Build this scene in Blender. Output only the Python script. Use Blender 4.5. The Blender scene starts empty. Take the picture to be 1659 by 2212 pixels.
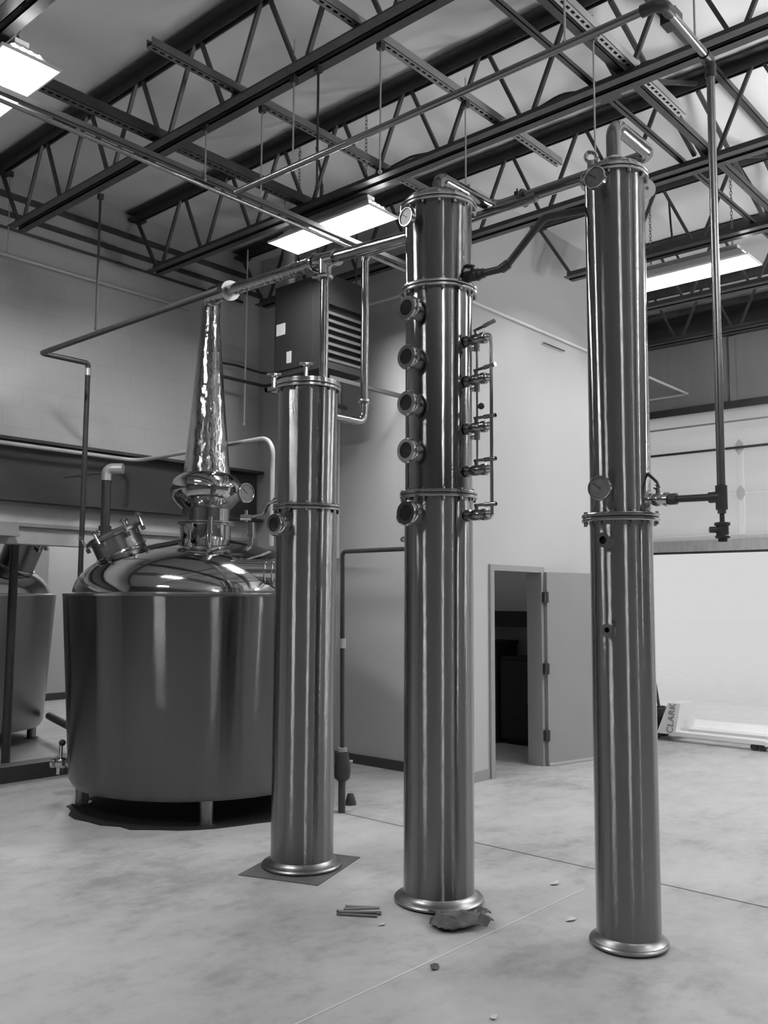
import bpy, bmesh, math, random
from mathutils import Vector, Matrix
from math import pi, sin, cos

random.seed(7)
SC = bpy.context.scene
COL = SC.collection

# ---------------------------------------------------------------- camera
cam_d = bpy.data.cameras.new('camera')
cam = bpy.data.objects.new('camera', cam_d)
COL.objects.link(cam)
F_PX, PITCH, YAW, ROLL = 1960.6, 0.09578, 0.7268, 0.005414
cam_d.sensor_fit = 'HORIZONTAL'
cam_d.sensor_width = 36.0
cam_d.lens = F_PX * 36.0 / 1659.0
cam_d.clip_start, cam_d.clip_end = 0.05, 300
fw = Vector((cos(YAW) * cos(PITCH), sin(YAW) * cos(PITCH), sin(PITCH)))
r0 = Vector((sin(YAW), -cos(YAW), 0))
u0 = r0.cross(fw)
rt = cos(ROLL) * r0 + sin(ROLL) * u0
up = -sin(ROLL) * r0 + cos(ROLL) * u0
CAM = Vector((0, 0, 1.75))
cam.matrix_world = Matrix(((rt.x, up.x, -fw.x, CAM.x), (rt.y, up.y, -fw.y, CAM.y), (rt.z, up.z, -fw.z, CAM.z), (0, 0, 0, 1)))
SC.camera = cam

# ---------------------------------------------------------------- world, exposure
W = bpy.data.worlds.new('overcast_sky')
SC.world = W
W.use_nodes = True
bg = W.node_tree.nodes['Background']
bg.inputs[0].default_value = (1, 1, 1, 1)
bg.inputs[1].default_value = 0.66
SC.view_settings.view_transform = 'Standard'
SC.view_settings.look = 'None'
SC.view_settings.exposure = 0.0
SC.view_settings.gamma = 1.0
SC.view_settings.use_curve_mapping = False
LAMP, LAMP2, UPLAMP = 185.0, 200.0, 185.0   # radiance of the fluorescent tubes: hooded strips, added bare strips, added uplights
SC.cycles.max_bounces = 10
SC.cycles.diffuse_bounces = 6
SC.cycles.sample_clamp_indirect = 6.0
SC.cycles.caustics_reflective = False
SC.cycles.caustics_refractive = False

# ---------------------------------------------------------------- materials
def nt(name):
    m = bpy.data.materials.new(name)
    m.use_nodes = True
    t = m.node_tree
    return m, t, t.nodes['Principled BSDF']

def g(v): return (v, v, v, 1)

def mat(name, v, rough=0.5, metal=0.0, var=0.0, scale=4.0, bump=0.0, bscale=40.0, stretch=(1, 1, 1), spec=0.5):
    m, t, b = nt(name)
    b.inputs['Base Color'].default_value = g(v)
    b.inputs['Roughness'].default_value = rough
    b.inputs['Metallic'].default_value = metal
    b.inputs['Specular IOR Level'].default_value = spec
    if var or bump:
        tc = t.nodes.new('ShaderNodeTexCoord')
        mp = t.nodes.new('ShaderNodeMapping')
        mp.inputs['Scale'].default_value = stretch
        t.links.new(tc.outputs['Object'], mp.inputs[0])
    if var:
        n = t.nodes.new('ShaderNodeTexNoise'); n.inputs['Scale'].default_value = scale; n.inputs['Detail'].default_value = 5
        r = t.nodes.new('ShaderNodeMapRange')
        r.inputs['From Min'].default_value = 0.3; r.inputs['From Max'].default_value = 0.7
        r.inputs['To Min'].default_value = v * (1 - var); r.inputs['To Max'].default_value = v * (1 + var)
        t.links.new(mp.outputs[0], n.inputs['Vector'])
        t.links.new(n.outputs[0], r.inputs[0]); t.links.new(r.outputs[0], b.inputs['Base Color'])
    if bump:
        n = t.nodes.new('ShaderNodeTexNoise'); n.inputs['Scale'].default_value = bscale; n.inputs['Detail'].default_value = 4
        bp = t.nodes.new('ShaderNodeBump'); bp.inputs['Strength'].default_value = bump; bp.inputs['Distance'].default_value = 0.01
        t.links.new(mp.outputs[0], n.inputs['Vector'])
        t.links.new(n.outputs[0], bp.inputs['Height']); t.links.new(bp.outputs[0], b.inputs['Normal'])
    return m

def steel(name, v, rough, smear=0.0, wave=0.0, var=0.0, wscale=(3, 3, 0.6), wdist=0.05):
    """stainless steel; smear > 0 is a level brushed grain (tiny grooves round the body) that draws lights out up and down"""
    m, t, b = nt(name)
    b.inputs['Base Color'].default_value = g(v)
    b.inputs['Metallic'].default_value = 1
    b.inputs['Roughness'].default_value = rough
    nrm = None
    if wave or var:
        tc = t.nodes.new('ShaderNodeTexCoord')
        mp = t.nodes.new('ShaderNodeMapping'); mp.inputs['Scale'].default_value = wscale
        t.links.new(tc.outputs['Object'], mp.inputs[0])
        n = t.nodes.new('ShaderNodeTexNoise'); n.inputs['Scale'].default_value = 1.6; n.inputs['Detail'].default_value = 2
        t.links.new(mp.outputs[0], n.inputs['Vector'])
        if wave:
            bp = t.nodes.new('ShaderNodeBump'); bp.inputs['Strength'].default_value = wave; bp.inputs['Distance'].default_value = wdist
            t.links.new(n.outputs[0], bp.inputs['Height']); nrm = bp.outputs[0]
        if var:
            r = t.nodes.new('ShaderNodeMapRange'); r.inputs['From Min'].default_value = .35; r.inputs['From Max'].default_value = .65
            r.inputs['To Min'].default_value = max(0.02, rough - var); r.inputs['To Max'].default_value = rough + var
            t.links.new(n.outputs[0], r.inputs[0]); t.links.new(r.outputs[0], b.inputs['Roughness'])
    if smear:
        ge = t.nodes.new('ShaderNodeNewGeometry')
        sc = t.nodes.new('ShaderNodeVectorMath'); sc.operation = 'SCALE'; sc.inputs['Scale'].default_value = 7919.0
        wn = t.nodes.new('ShaderNodeTexWhiteNoise'); wn.noise_dimensions = '3D'
        sp = t.nodes.new('ShaderNodeSeparateColor')
        ad = t.nodes.new('ShaderNodeMath'); ad.operation = 'ADD'
        ma = t.nodes.new('ShaderNodeMath'); ma.operation = 'MULTIPLY_ADD'; ma.inputs[1].default_value = smear; ma.inputs[2].default_value = -smear
        cz = t.nodes.new('ShaderNodeCombineXYZ')
        va = t.nodes.new('ShaderNodeVectorMath'); va.operation = 'ADD'
        vn = t.nodes.new('ShaderNodeVectorMath'); vn.operation = 'NORMALIZE'
        t.links.new(ge.outputs['Position'], sc.inputs[0]); t.links.new(sc.outputs[0], wn.inputs['Vector'])
        t.links.new(wn.outputs['Color'], sp.inputs[0])
        t.links.new(sp.outputs[0], ad.inputs[0]); t.links.new(sp.outputs[1], ad.inputs[1])
        t.links.new(ad.outputs[0], ma.inputs[0]); t.links.new(ma.outputs[0], cz.inputs[2])
        t.links.new(nrm if nrm else ge.outputs['Normal'], va.inputs[0]); t.links.new(cz.outputs[0], va.inputs[1])
        t.links.new(va.outputs[0], vn.inputs[0]); nrm = vn.outputs[0]
    if nrm: t.links.new(nrm, b.inputs['Normal'])
    return m

def emit(name, v, s):
    m = bpy.data.materials.new(name); m.use_nodes = True
    t = m.node_tree; t.nodes.clear()
    e = t.nodes.new('ShaderNodeEmission'); e.inputs[0].default_value = g(v); e.inputs[1].default_value = s
    o = t.nodes.new('ShaderNodeOutputMaterial'); t.links.new(e.outputs[0], o.inputs[0])
    return m

def concrete():
    m, t, b = nt('concrete')
    tc = t.nodes.new('ShaderNodeTexCoord')
    def noise(sc, det=6, st=(1, 1, 1)):
        mp = t.nodes.new('ShaderNodeMapping'); mp.inputs['Scale'].default_value = st
        t.links.new(tc.outputs['Object'], mp.inputs[0])
        n = t.nodes.new('ShaderNodeTexNoise'); n.inputs['Scale'].default_value = sc; n.inputs['Detail'].default_value = det
        n.inputs['Roughness'].default_value = 0.6
        t.links.new(mp.outputs[0], n.inputs['Vector']); return n
    n1, n2, n3 = noise(0.7), noise(3.0, 6, (1, 1.6, 1)), noise(14.0, 4)
    def mix(a, bb, f):
        x = t.nodes.new('ShaderNodeMath'); x.operation = 'MULTIPLY_ADD'; x.inputs[1].default_value = f
        t.links.new(a, x.inputs[0])
        if isinstance(bb, float): x.inputs[2].default_value = bb
        else: t.links.new(bb, x.inputs[2])
        return x.outputs[0]
    s = mix(n1.outputs[0], 0.0, 0.40)
    s = mix(n2.outputs[0], s, 0.34)
    s = mix(n3.outputs[0], s, 0.16)
    r = t.nodes.new('ShaderNodeValToRGB')
    cr = r.color_ramp
    cr.elements[0].position = 0.33; cr.elements[0].color = g(0.30)
    cr.elements[1].position = 0.60; cr.elements[1].color = g(0.56)
    e = cr.elements.new(0.44); e.color = g(0.46)
    t.links.new(s, r.inputs[0]); t.links.new(r.outputs[0], b.inputs['Base Color'])
    b.inputs['Roughness'].default_value = 0.55
    b.inputs['Specular IOR Level'].default_value = 0.35
    bp = t.nodes.new('ShaderNodeBump'); bp.inputs['Strength'].default_value = 0.12; bp.inputs['Distance'].default_value = 0.01
    t.links.new(n3.outputs[0], bp.inputs['Height']); t.links.new(bp.outputs[0], b.inputs['Normal'])
    return m

def blockwall():
    m, t, b = nt('painted_block')
    b.inputs['Base Color'].default_value = g(0.56); b.inputs['Roughness'].default_value = 0.7
    tc = t.nodes.new('ShaderNodeTexCoord')
    sx = t.nodes.new('ShaderNodeSeparateXYZ'); cx = t.nodes.new('ShaderNodeCombineXYZ')
    t.links.new(tc.outputs['Object'], sx.inputs[0])
    t.links.new(sx.outputs[0], cx.inputs[0]); t.links.new(sx.outputs[2], cx.inputs[1])
    br = t.nodes.new('ShaderNodeTexBrick')
    br.inputs['Scale'].default_value = 1; br.inputs['Brick Width'].default_value = .40; br.inputs['Row Height'].default_value = .20
    br.inputs['Mortar Size'].default_value = .006; br.inputs['Mortar Smooth'].default_value = .3
    br.inputs['Color1'].default_value = g(.56); br.inputs['Color2'].default_value = g(.545); br.inputs['Mortar'].default_value = g(.52)
    t.links.new(cx.outputs[0], br.inputs[0])
    t.links.new(br.outputs[0], b.inputs['Base Color'])
    bp = t.nodes.new('ShaderNodeBump'); bp.inputs['Strength'].default_value = .15; bp.inputs['Distance'].default_value = .01; bp.invert = True
    t.links.new(br.outputs[1], bp.inputs['Height']); t.links.new(bp.outputs[0], b.inputs['Normal'])
    return m

def translucent(name, v):
    m = bpy.data.materials.new(name); m.use_nodes = True
    t = m.node_tree; t.nodes.clear()
    a = t.nodes.new('ShaderNodeBsdfTranslucent'); a.inputs[0].default_value = g(v)
    d = t.nodes.new('ShaderNodeBsdfDiffuse'); d.inputs[0].default_value = g(v)
    n = t.nodes.new('ShaderNodeTexNoise'); n.inputs['Scale'].default_value = 2.5; n.inputs['Detail'].default_value = 3
    r = t.nodes.new('ShaderNodeMapRange'); r.inputs['To Min'].default_value = v * .82; r.inputs['To Max'].default_value = v
    t.links.new(n.outputs[0], r.inputs[0]); t.links.new(r.outputs[0], a.inputs[0])
    x = t.nodes.new('ShaderNodeMixShader'); x.inputs[0].default_value = 0.12
    o = t.nodes.new('ShaderNodeOutputMaterial')
    t.links.new(a.outputs[0], x.inputs[1]); t.links.new(d.outputs[0], x.inputs[2]); t.links.new(x.outputs[0], o.inputs[0])
    return m

M = dict(
    floor=concrete(), block=blockwall(),
    wall=mat('white_wall_paint', .55, .65, var=.02, scale=1.5, bump=.03, bscale=60),
    darkwall=mat('dark_wall_paint', .14, .7, var=.05, scale=1.5),
    deck=mat('white_roof_insulation', .78, .55, bump=.10, bscale=9, stretch=(.12, 1.6, 1)),
    darksteel=mat('dark_painted_steel', .05, .45, var=.2, scale=9),
    blackiron=mat('black_iron_pipe', .042, .4, var=.2, scale=12),
    beam=mat('dark_beam_paint', .042, .55, var=.15, scale=3),
    base=mat('dark_baseboard', .055, .45),
    galv=steel('galvanised_steel', .5, .36),
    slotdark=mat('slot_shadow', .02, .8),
    zinc=mat('zinc_plated_steel', .62, .35, metal=.6),
    conduit=mat('grey_painted_conduit', .55, .4, metal=.2), whitepipe=mat('white_conduit', .8, .4),
    brushed=steel('brushed_stainless', .16, .08, .6, wave=.06, wscale=(4, 4, .05)),
    column=steel('column_stainless', .25, .07, .62, wave=.06, wscale=(9, 9, .04)),
    mirror=steel('polished_stainless', .30, .08, .16, wave=.04, wscale=(5, 5, .5)),
    dome=steel('polished_dome', .5, .08, wave=.10, wscale=(1.6, 1.6, 1.6)),
    hammered=steel('planished_stainless', .40, .09, .10, wave=.22, wscale=(9, 9, 5)),
    chrome=steel('sanitary_steel', .62, .10),
    valvesteel=steel('dark_valve_steel', .30, .16), hingeplate=mat('pale_hinge_plate', .55, .5),
    baseplate=steel('base_plate_steel', .30, .34),
    pipesteel=steel('galvanised_pipe', .30, .26), dullgalv2=mat('grey_galvanised', .26, .5, var=.1, scale=10), dullgalv=mat('dull_galvanised', .14, .5, var=.15, scale=10),
    flange=steel('machined_steel', .52, .22),
    rough=steel('dull_stainless', .26, .25, .3),
    gauge=mat('gauge_face', .15, .35, var=.15, scale=30),
    glass=mat('dark_sight_glass', .02, .06),
    rubber=mat('black_rubber', .03, .5),
    filltube=emit('added_fill_tube', 1.0, UPLAMP), lamptube=emit('fluorescent_tube', 1.0, LAMP), baretube=emit('bare_fluorescent_tube', 1.0, LAMP2), brighttube=emit('bright_fluorescent_tube', 1.0, LAMP * 1.0), officefill=emit('added_office_tube', 1.0, 24.0), dimtube=emit('dim_fluorescent_tube', 1.0, LAMP * .5),
    reflector=mat('white_enamel', .85, .35),
    grey=mat('grey_enamel', .33, .45, var=.05),
    heater=mat('dark_heater_enamel', .022, .5, var=.1, scale=3),
    louver=mat('louver_enamel', .12, .4),
    sticker=mat('white_sticker', .6, .5),
    doorpaint=mat('grey_door_paint', .30, .3, var=.04, scale=1.2),
    frame=mat('grey_frame_paint', .34, .4),
    hinge=mat('bronze_hinge', .05, .4),
    panel=translucent('insulated_door_panel', .97),
    board=mat('weathered_board', .42, .6, var=.12, scale=5, stretch=(1, 4, 1)),
    wallpanel=mat('insulated_wall_facing', .34, .5, var=.06, scale=2.5, bump=.06, bscale=5, stretch=(1, 2.5, .4)),
    blackpatch=mat('black_floor_patch', .025, .6, spec=.2),
    rag=mat('oily_rag', .10, .9, var=.6, scale=11),
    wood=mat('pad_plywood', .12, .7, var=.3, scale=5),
    paper=mat('scrap_paper', .62, .8),
    leaf=mat('dead_leaf', .08, .8, var=.4, scale=20),
    jack=mat('pale_truck_paint', .8, .4),
    letter=mat('grey_lettering', .22, .5),
    ground=mat('outside_concrete', .985, .8, var=.04),
    chalk=mat('chalk', .62, .9),
    joint=mat('joint_filler', .17, .9),
    cabinet=mat('black_cabinet', .02, .6),
    chain=mat('grey_chain', .18, .4, metal=.5),
)

# ---------------------------------------------------------------- mesh building
class MB:
    def __init__(s): s.v = []; s.f = []
    def add(s, verts, faces, mx=None):
        n = len(s.v)
        for p in verts:
            p = Vector(p)
            if mx is not None: p = mx @ p
            s.v.append(p)
        s.f += [tuple(i + n for i in f) for f in faces]
        return s
    def box(s, a, b, mx=None):
        x0, y0, z0 = a; x1, y1, z1 = b
        v = [(x0, y0, z0), (x1, y0, z0), (x1, y1, z0), (x0, y1, z0), (x0, y0, z1), (x1, y0, z1), (x1, y1, z1), (x0, y1, z1)]
        return s.add(v, [(0, 3, 2, 1), (4, 5, 6, 7), (0, 1, 5, 4), (1, 2, 6, 5), (2, 3, 7, 6), (3, 0, 4, 7)], mx)
    def bar(s, a, b, w, h):
        """square bar from a to b"""
        a = Vector(a); b = Vector(b); L = (b - a).length
        return s.box((-w / 2, -h / 2, 0), (w / 2, h / 2, L), frame(a, b - a))
    def lathe(s, prof, seg=24, mx=None, closed=False):
        v = []; f = []; idx = []
        for r, z in prof:
            if r < 1e-6: idx.append([len(v)]); v.append((0, 0, z))
            else:
                idx.append(list(range(len(v), len(v) + seg)))
                v += [(r * cos(2 * pi * i / seg), r * sin(2 * pi * i / seg), z) for i in range(seg)]
        pairs = list(zip(idx[:-1], idx[1:]))
        if closed: pairs.append((idx[-1], idx[0]))
        for a, b in pairs:
            for i in range(seg):
                j = (i + 1) % seg
                if len(a) == 1 and len(b) == 1: continue
                if len(a) == 1: f.append((a[0], b[j], b[i]))
                elif len(b) == 1: f.append((a[i], a[j], b[0]))
                else: f.append((a[i], a[j], b[j], b[i]))
        return s.add(v, f, mx)
    def cyl(s, a, b, r, seg=12, r2=None):
        a = Vector(a); b = Vector(b); L = (b - a).length
        r2 = r if r2 is None else r2
        return s.lathe([(0, 0), (r, 0), (r2, L), (0, L)], seg, frame(a, b - a))
    def pipe(s, pts, r, fil=0.0, seg=12, cap=True):
        P = [Vector(p) for p in pts]
        path = [P[0]]
        for i in range(1, len(P) - 1):
            a, b, c = P[i - 1], P[i], P[i + 1]
            u = (a - b).normalized(); w = (c - b).normalized()
            ang = u.angle(w)
            if fil <= 0 or ang > pi - .02: path.append(b); continue
            d = min(fil / math.tan(ang / 2), (a - b).length * .49, (c - b).length * .49)
            R = d * math.tan(ang / 2)
            bis = (u + w).normalized(); cen = b + bis * (R / sin(ang / 2))
            p0 = b + u * d; p1 = b + w * d
            v0 = p0 - cen; v1 = p1 - cen; tot = v0.angle(v1); ax = v0.cross(v1).normalized()
            n = max(3, int(tot / (pi / 14)))
            for k in range(n + 1): path.append(cen + Matrix.Rotation(tot * k / n, 3, ax) @ v0)
        path.append(P[-1])
        t = (path[1] - path[0]).normalized()
        nx = t.orthogonal().normalized()
        rings = []; v = []; f = []
        for i, p in enumerate(path):
            if i == 0: tt = (path[1] - p).normalized()
            elif i == len(path) - 1: tt = (p - path[i - 1]).normalized()
            else: tt = ((path[i + 1] - p).normalized() + (p - path[i - 1]).normalized()).normalized()
            nx = (nx - tt * nx.dot(tt)).normalized(); ny = tt.cross(nx)
            rings.append(list(range(len(v), len(v) + seg)))
            v += [p + r * (cos(2 * pi * k / seg) * nx + sin(2 * pi * k / seg) * ny) for k in range(seg)]
        for a, b in zip(rings[:-1], rings[1:]):
            for i in range(seg):
                j = (i + 1) % seg; f.append((a[i], a[j], b[j], b[i]))
        if cap: f.append(tuple(reversed(rings[0]))); f.append(tuple(rings[-1]))
        return s.add(v, f)
    def sphere(s, c, r, seg=12, sz=1.0):
        n = 7
        return s.lathe([(r * sin(pi * k / n), -r * sz * cos(pi * k / n)) for k in range(n + 1)], seg, Matrix.Translation(Vector(c)))
    def torus(s, c, d, R, r, seg=20, n=8):
        prof = [(R + r * cos(2 * pi * k / n), r * sin(2 * pi * k / n)) for k in range(n)]
        return s.lathe(prof, seg, frame(c, d), closed=True)

def frame(o, d):
    d = Vector(d).normalized()
    x = Vector((0, 0, 1)).cross(d)
    if x.length < 1e-4: x = Vector((1, 0, 0))
    x.normalize(); y = d.cross(x)
    return Matrix(((x.x, y.x, d.x, o[0]), (x.y, y.y, d.y, o[1]), (x.z, y.z, d.z, o[2]), (0, 0, 0, 1)))

def wloc(o):
    p = Vector(o.location)
    while o.parent: o = o.parent; p = p + Vector(o.location)
    return p

def mesh_of(name, mb, m, off):
    me = bpy.data.meshes.new(name)
    me.from_pydata([v - off for v in mb.v], [], mb.f)
    if m is not None: me.materials.append(M[m] if isinstance(m, str) else m)
    bm = bmesh.new(); bm.from_mesh(me)
    bmesh.ops.recalc_face_normals(bm, faces=bm.faces)
    bm.to_mesh(me); bm.free()
    me.shade_smooth()
    me.set_sharp_from_angle(angle=math.radians(34))
    return me

def obj(name, mb, m, parent=None, label=None, at=None):
    """one mesh object; coordinates in mb are world coordinates; at = where its own origin sits"""
    off = Vector(at) if at is not None else (wloc(parent) if parent else Vector((0, 0, 0)))
    o = bpy.data.objects.new(name, mesh_of(name, mb, m, off)); COL.objects.link(o)
    if parent:
        o.parent = parent
        if at is not None: o.location = off - wloc(parent)
    elif at is not None: o.location = off
    if label: o['label'] = label
    return o

def thing(name, label, cat, loc=(0, 0, 0), group=None):
    o = bpy.data.objects.new(name, None); COL.objects.link(o)
    o.location = loc; o.empty_display_size = .1
    o['label'] = label; o['category'] = cat
    if group: o['group'] = group
    return o

def tag(o, label, cat, group=None):
    o['label'] = label; o['category'] = cat
    if group: o['group'] = group
    return o

def struct(name, mb, m, parent=None, at=None):
    o = obj(name, mb, m, parent, at=at)
    if not parent: o['kind'] = 'structure'
    return o

def snode(name, loc=(0, 0, 0)):
    o = bpy.data.objects.new(name, None); COL.objects.link(o); o.location = loc; o['kind'] = 'structure'; return o

# ================================================================ SETTING
X0, X1, XG = -4.0, 7.22, 12.49      # near wall, office side wall, overhead-door wall
Y0, Y2, YL = -7.0, 5.27, 8.5        # rear wall, office front, block wall
YF = 14.7                           # far wall of the room beyond the opening
ZD = 5.97                           # roof insulation

fl = struct('floor', MB().box((X0 - .2, Y0 - .2, -.2), (XG, YF + .2, 0)), 'floor')
obj('control_joint', MB().box((5.50, Y0, .0005), (5.512, 8.4, .002)), 'joint', fl)
obj('chalk_line', MB().box((1.6, 2.872, .0005), (5.1, 2.884, .0022)), 'chalk', fl)
gr = struct('outside_ground', MB().box((XG, -60, -.22), (90, 70, -.02)), 'ground')

# roof insulation: sags a little between joists and wrinkles across them
def smooth_noise(n, step):
    k = [random.uniform(-1, 1) for _ in range(n // step + 3)]
    out = []
    for i in range(n):
        a, b = divmod(i, step); t = b / step; t = t * t * (3 - 2 * t)
        out.append(k[a] * (1 - t) + k[a + 1] * t)
    return out
JX = [2.33, 3.85, 5.37, 6.85, 8.41, 9.93, 11.45]
mb = MB()
xs = [X0]
edges = [X0, -2.2, -.7, .81] + JX + [XG]
for a, b in zip(edges[:-1], edges[1:]): xs += [a + (b - a) * k / 6 for k in range(1, 7)]
ny = 330
na = [smooth_noise(ny + 1, 14) for _ in edges]; nb = [smooth_noise(ny + 1, 4) for _ in edges]; nc = [smooth_noise(ny + 1, 2) for _ in edges]
vs = []
for x in xs:
    bay = max(i for i, e in enumerate(edges) if x >= e - 1e-6); bay = min(bay, len(edges) - 2)
    u = (x - edges[bay]) / (edges[bay + 1] - edges[bay])
    sg = sin(pi * u)
    for j in range(ny + 1):
        y = Y0 + (YF - Y0) * j / ny
        wr = .026 * na[bay][j] + .030 * nb[bay][j] + .013 * nc[bay][j]
        vs.append((x, y, ZD - .022 * sg + wr * (.15 + .85 * sg) * (0.6 + .4 * sin(3 * u + bay))))
fs = []
for i in range(len(xs) - 1):
    for j in range(ny):
        a = i * (ny + 1) + j; fs.append((a, a + 1, a + ny + 2, a + ny + 1))
mb.add(vs, fs)
ceil = struct('ceiling', mb, 'deck')
obj('roof_deck', MB().box((X0 - .2, Y0 - .2, 6.05), (XG + .2, YF + .2, 6.2)), 'grey', ceil)

# block wall with a wide opening to the next room
ZO, XO1 = 2.27, 6.35
mb = MB()
mb.box((X0, YL, ZO), (XG, YL + .2, ZD + .08))
mb.box((XO1, YL, 0), (XG, YL + .2, ZO))
mb.box((X0, YL, 0), (1.5, YL + .2, ZO))
struct('wall_left', mb, 'block')
struct('wall_back', MB().box((X1, Y2, 0), (X1 + .14, YL, ZD + .08)), 'wall')
DX0, DX1, DH = 7.56, 8.47, 2.06
mb = MB()
mb.box((X1 + .14, Y2, 0), (DX0, Y2 + .14, ZD + .08)); mb.box((DX1, Y2, 0), (10.1, Y2 + .14, ZD + .08)); mb.box((DX0, Y2, DH), (DX1, Y2 + .14, ZD + .08))
struct('wall_office', mb, 'wall')
struct('wall_side', MB().box((9.96, Y2 + .14, 0), (10.1, YL, ZD + .08)), 'wall')
struct('wall_near', MB().box((X0 - .2, Y0, 0), (X0, YF, ZD + .1)), 'darkwall')
struct('wall_rear', MB().box((X0, Y0 - .2, 0), (XG, Y0, ZD + .1)), 'darkwall')
struct('wall_partition', MB().box((X0, 13.0, 0), (6.95, 13.15, ZD + .1)), 'wall')
struct('wall_far', MB().box((X0, YF, 0), (XG, YF + .2, ZD + .1)), 'wall')
# overhead-door wall: two openings (one in view, one beyond the frame)
OY0, OY1, OH = 2.0, 6.4, 4.42
OB0, OB1 = -4.2, .2
mb = MB()
mb.box((XG, OY1, 0), (XG + .2, YF, OH)); mb.box((XG, OB1, 0), (XG + .2, OY0, OH)); mb.box((XG, Y0, 0), (XG + .2, OB0, OH))
mb.box((XG, Y0, OH), (XG + .2, YF, ZD + .1))
struct('wall_right', mb, 'wallpanel')
obj('trim_1', MB().box((XG - .06, 4.56, 4.45), (XG, 4.64, 5.42)), 'grey')['kind'] = 'structure'
struct('trim_2', MB().box((XG - .10, Y0 + .1, 4.40), (XG, YL - .1, 4.50)), 'darksteel')
struct('trim_3', MB().box((XG - .30, Y0 + .1, 5.44), (XG - .02, YL - .05, 5.47)).box((XG - .17, Y0 + .1, 5.47), (XG - .15, YL - .05, 5.78)).box((XG - .30, Y0 + .1, 5.78), (XG - .02, YL - .05, 5.81)), 'beam')

# beam over the opening and the angles along the block wall
struct('trim_4', MB().box((X0 + .05, YL - .16, 2.67), (X1 - .03, YL, 2.70)).box((X0 + .05, YL - .03, 2.70), (X1 - .03, YL, 3.25)).box((X0 + .05, YL - .16, 3.25), (X1 - .03, YL, 3.28)), 'beam')
struct('trim_5', MB().box((X0 + .05, YL - .05, 2.435), (X1 - .05, YL, 2.47)), 'grey')
struct('trim_6', MB().box((X0 + .05, YL - .07, 5.66), (X1 - .02, YL, 5.70)), 'darksteel')
struct('trim_7', MB().box((X0 + .05, YL - .05, 5.475), (X1 - .02, YL, 5.515)), 'darksteel')
struct('baseboard_back', MB().box((X1 - .012, Y2 - .012, 0), (X1, YL - .02, .10)), 'base')  # shade of this side is put into its dark colour
struct('baseboard_office', MB().box((X1 - .012, Y2 - .012, 0), (DX0 - .06, Y2, .10)), 'grey')
struct('baseboard_far', MB().box((X0, YF - .012, 0), (XG, YF, .12)), 'base')
struct('trim_8', MB().box((2.0, YL - .02, 0), (XO1, YL + .2, .15)), 'beam')   # dark curb across the opening

# ---------------------------------------------------------------- steel door in the office wall
dr = snode('door_1', (DX1, Y2, 0))
mb = MB()
fz = DH
for xa, xb in ((DX0 - .05, DX0 + .015), (DX1 - .015, DX1 + .05)): mb.box((xa, Y2 - .025, 0), (xb, Y2 + .16, fz + .045))
mb.box((DX0 + .015, Y2 - .0249, fz - .015), (DX1 - .015, Y2 + .1599, fz + .0449))
obj('door_frame', mb, 'frame', dr)
p0 = Vector((DX1 + .035, Y2 - .045, 0)); p1 = Vector((DX1 + .035 + .88, Y2 - .045 - .215, 0))
dd = (p1 - p0).normalized(); nn = Vector((dd.y, -dd.x, 0)); ln = .90
mx = Matrix(((dd.x, nn.x, 0, p0.x), (dd.y, nn.y, 0, p0.y), (0, 0, 1, 0), (0, 0, 0, 1)))
leaf = obj('door_leaf', MB().box((0, -.022, .02), (ln, .022, DH - .01), mx), 'doorpaint', dr)
obj('door_sweep', MB().box((.01, -.028, .004), (ln - .01, .028, .035), mx), 'zinc', dr)
for z in (.32, 1.02, 1.78):
    h = MB().box((-.045, -.03, z - .055), (.015, .035, z + .055), mx).cyl(mx @ Vector((-.01, .035, z - .06)), mx @ Vector((-.01, .035, z + .06)), .010, 8)
    obj('hinge', h, 'hinge', dr)
obj('handle', MB().cyl(mx @ Vector((ln - .07, .02, 1.0)), mx @ Vector((ln - .07, .07, 1.0)), .012, 10).bar(mx @ Vector((ln - .07, .07, 1.0)), mx @ Vector((ln - .19, .07, 1.0)), .018, .018), 'chrome', dr)
# dark things inside the office
cb = thing('cabinet', 'low black cabinet standing in the dim room behind the open grey door', 'cabinet', (9.7, 6.0, 0))
obj('body', MB().box((9.45, 5.55, .06), (9.95, 6.46, 1.03)).box((9.5, 5.6, 0), (9.9, 6.4, .06)).box((9.43, 5.53, 1.03), (9.95, 6.46, 1.05)), 'cabinet', cb)
for k in range(2):
    d_ = obj('door', MB().box((9.432, 5.57 + .44 * k, .08), (9.45, 6.0 + .44 * k, 1.01)), 'cabinet', cb)
    obj('handle', MB().box((9.42, 5.95 + .10 * k, .5), (9.432, 5.965 + .10 * k, .65)), 'blackiron', d_)
ob = obj('tall_box', MB().box((9.42, 6.49, 0), (9.86, 6.9, 1.20)).box((9.40, 6.475, 1.20), (9.88, 6.915, 1.24)), 'cabinet', at=(9.64, 6.7, 0))
tag(ob, 'taller black box with a lid beside the low cabinet, just inside the open grey door', 'box')
sh = thing('wall_shelf', 'dark shelf on the wall of the dim room behind the open door', 'shelf', (9.9, 7.0, 1.5))
obj('board', MB().box((9.66, 5.45, 1.57), (9.96, 8.4, 1.60)), 'cabinet', sh)
obj('front_panel', MB().box((9.64, 5.45, 1.41), (9.67, 8.4, 1.61)), 'cabinet', sh)

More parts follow.
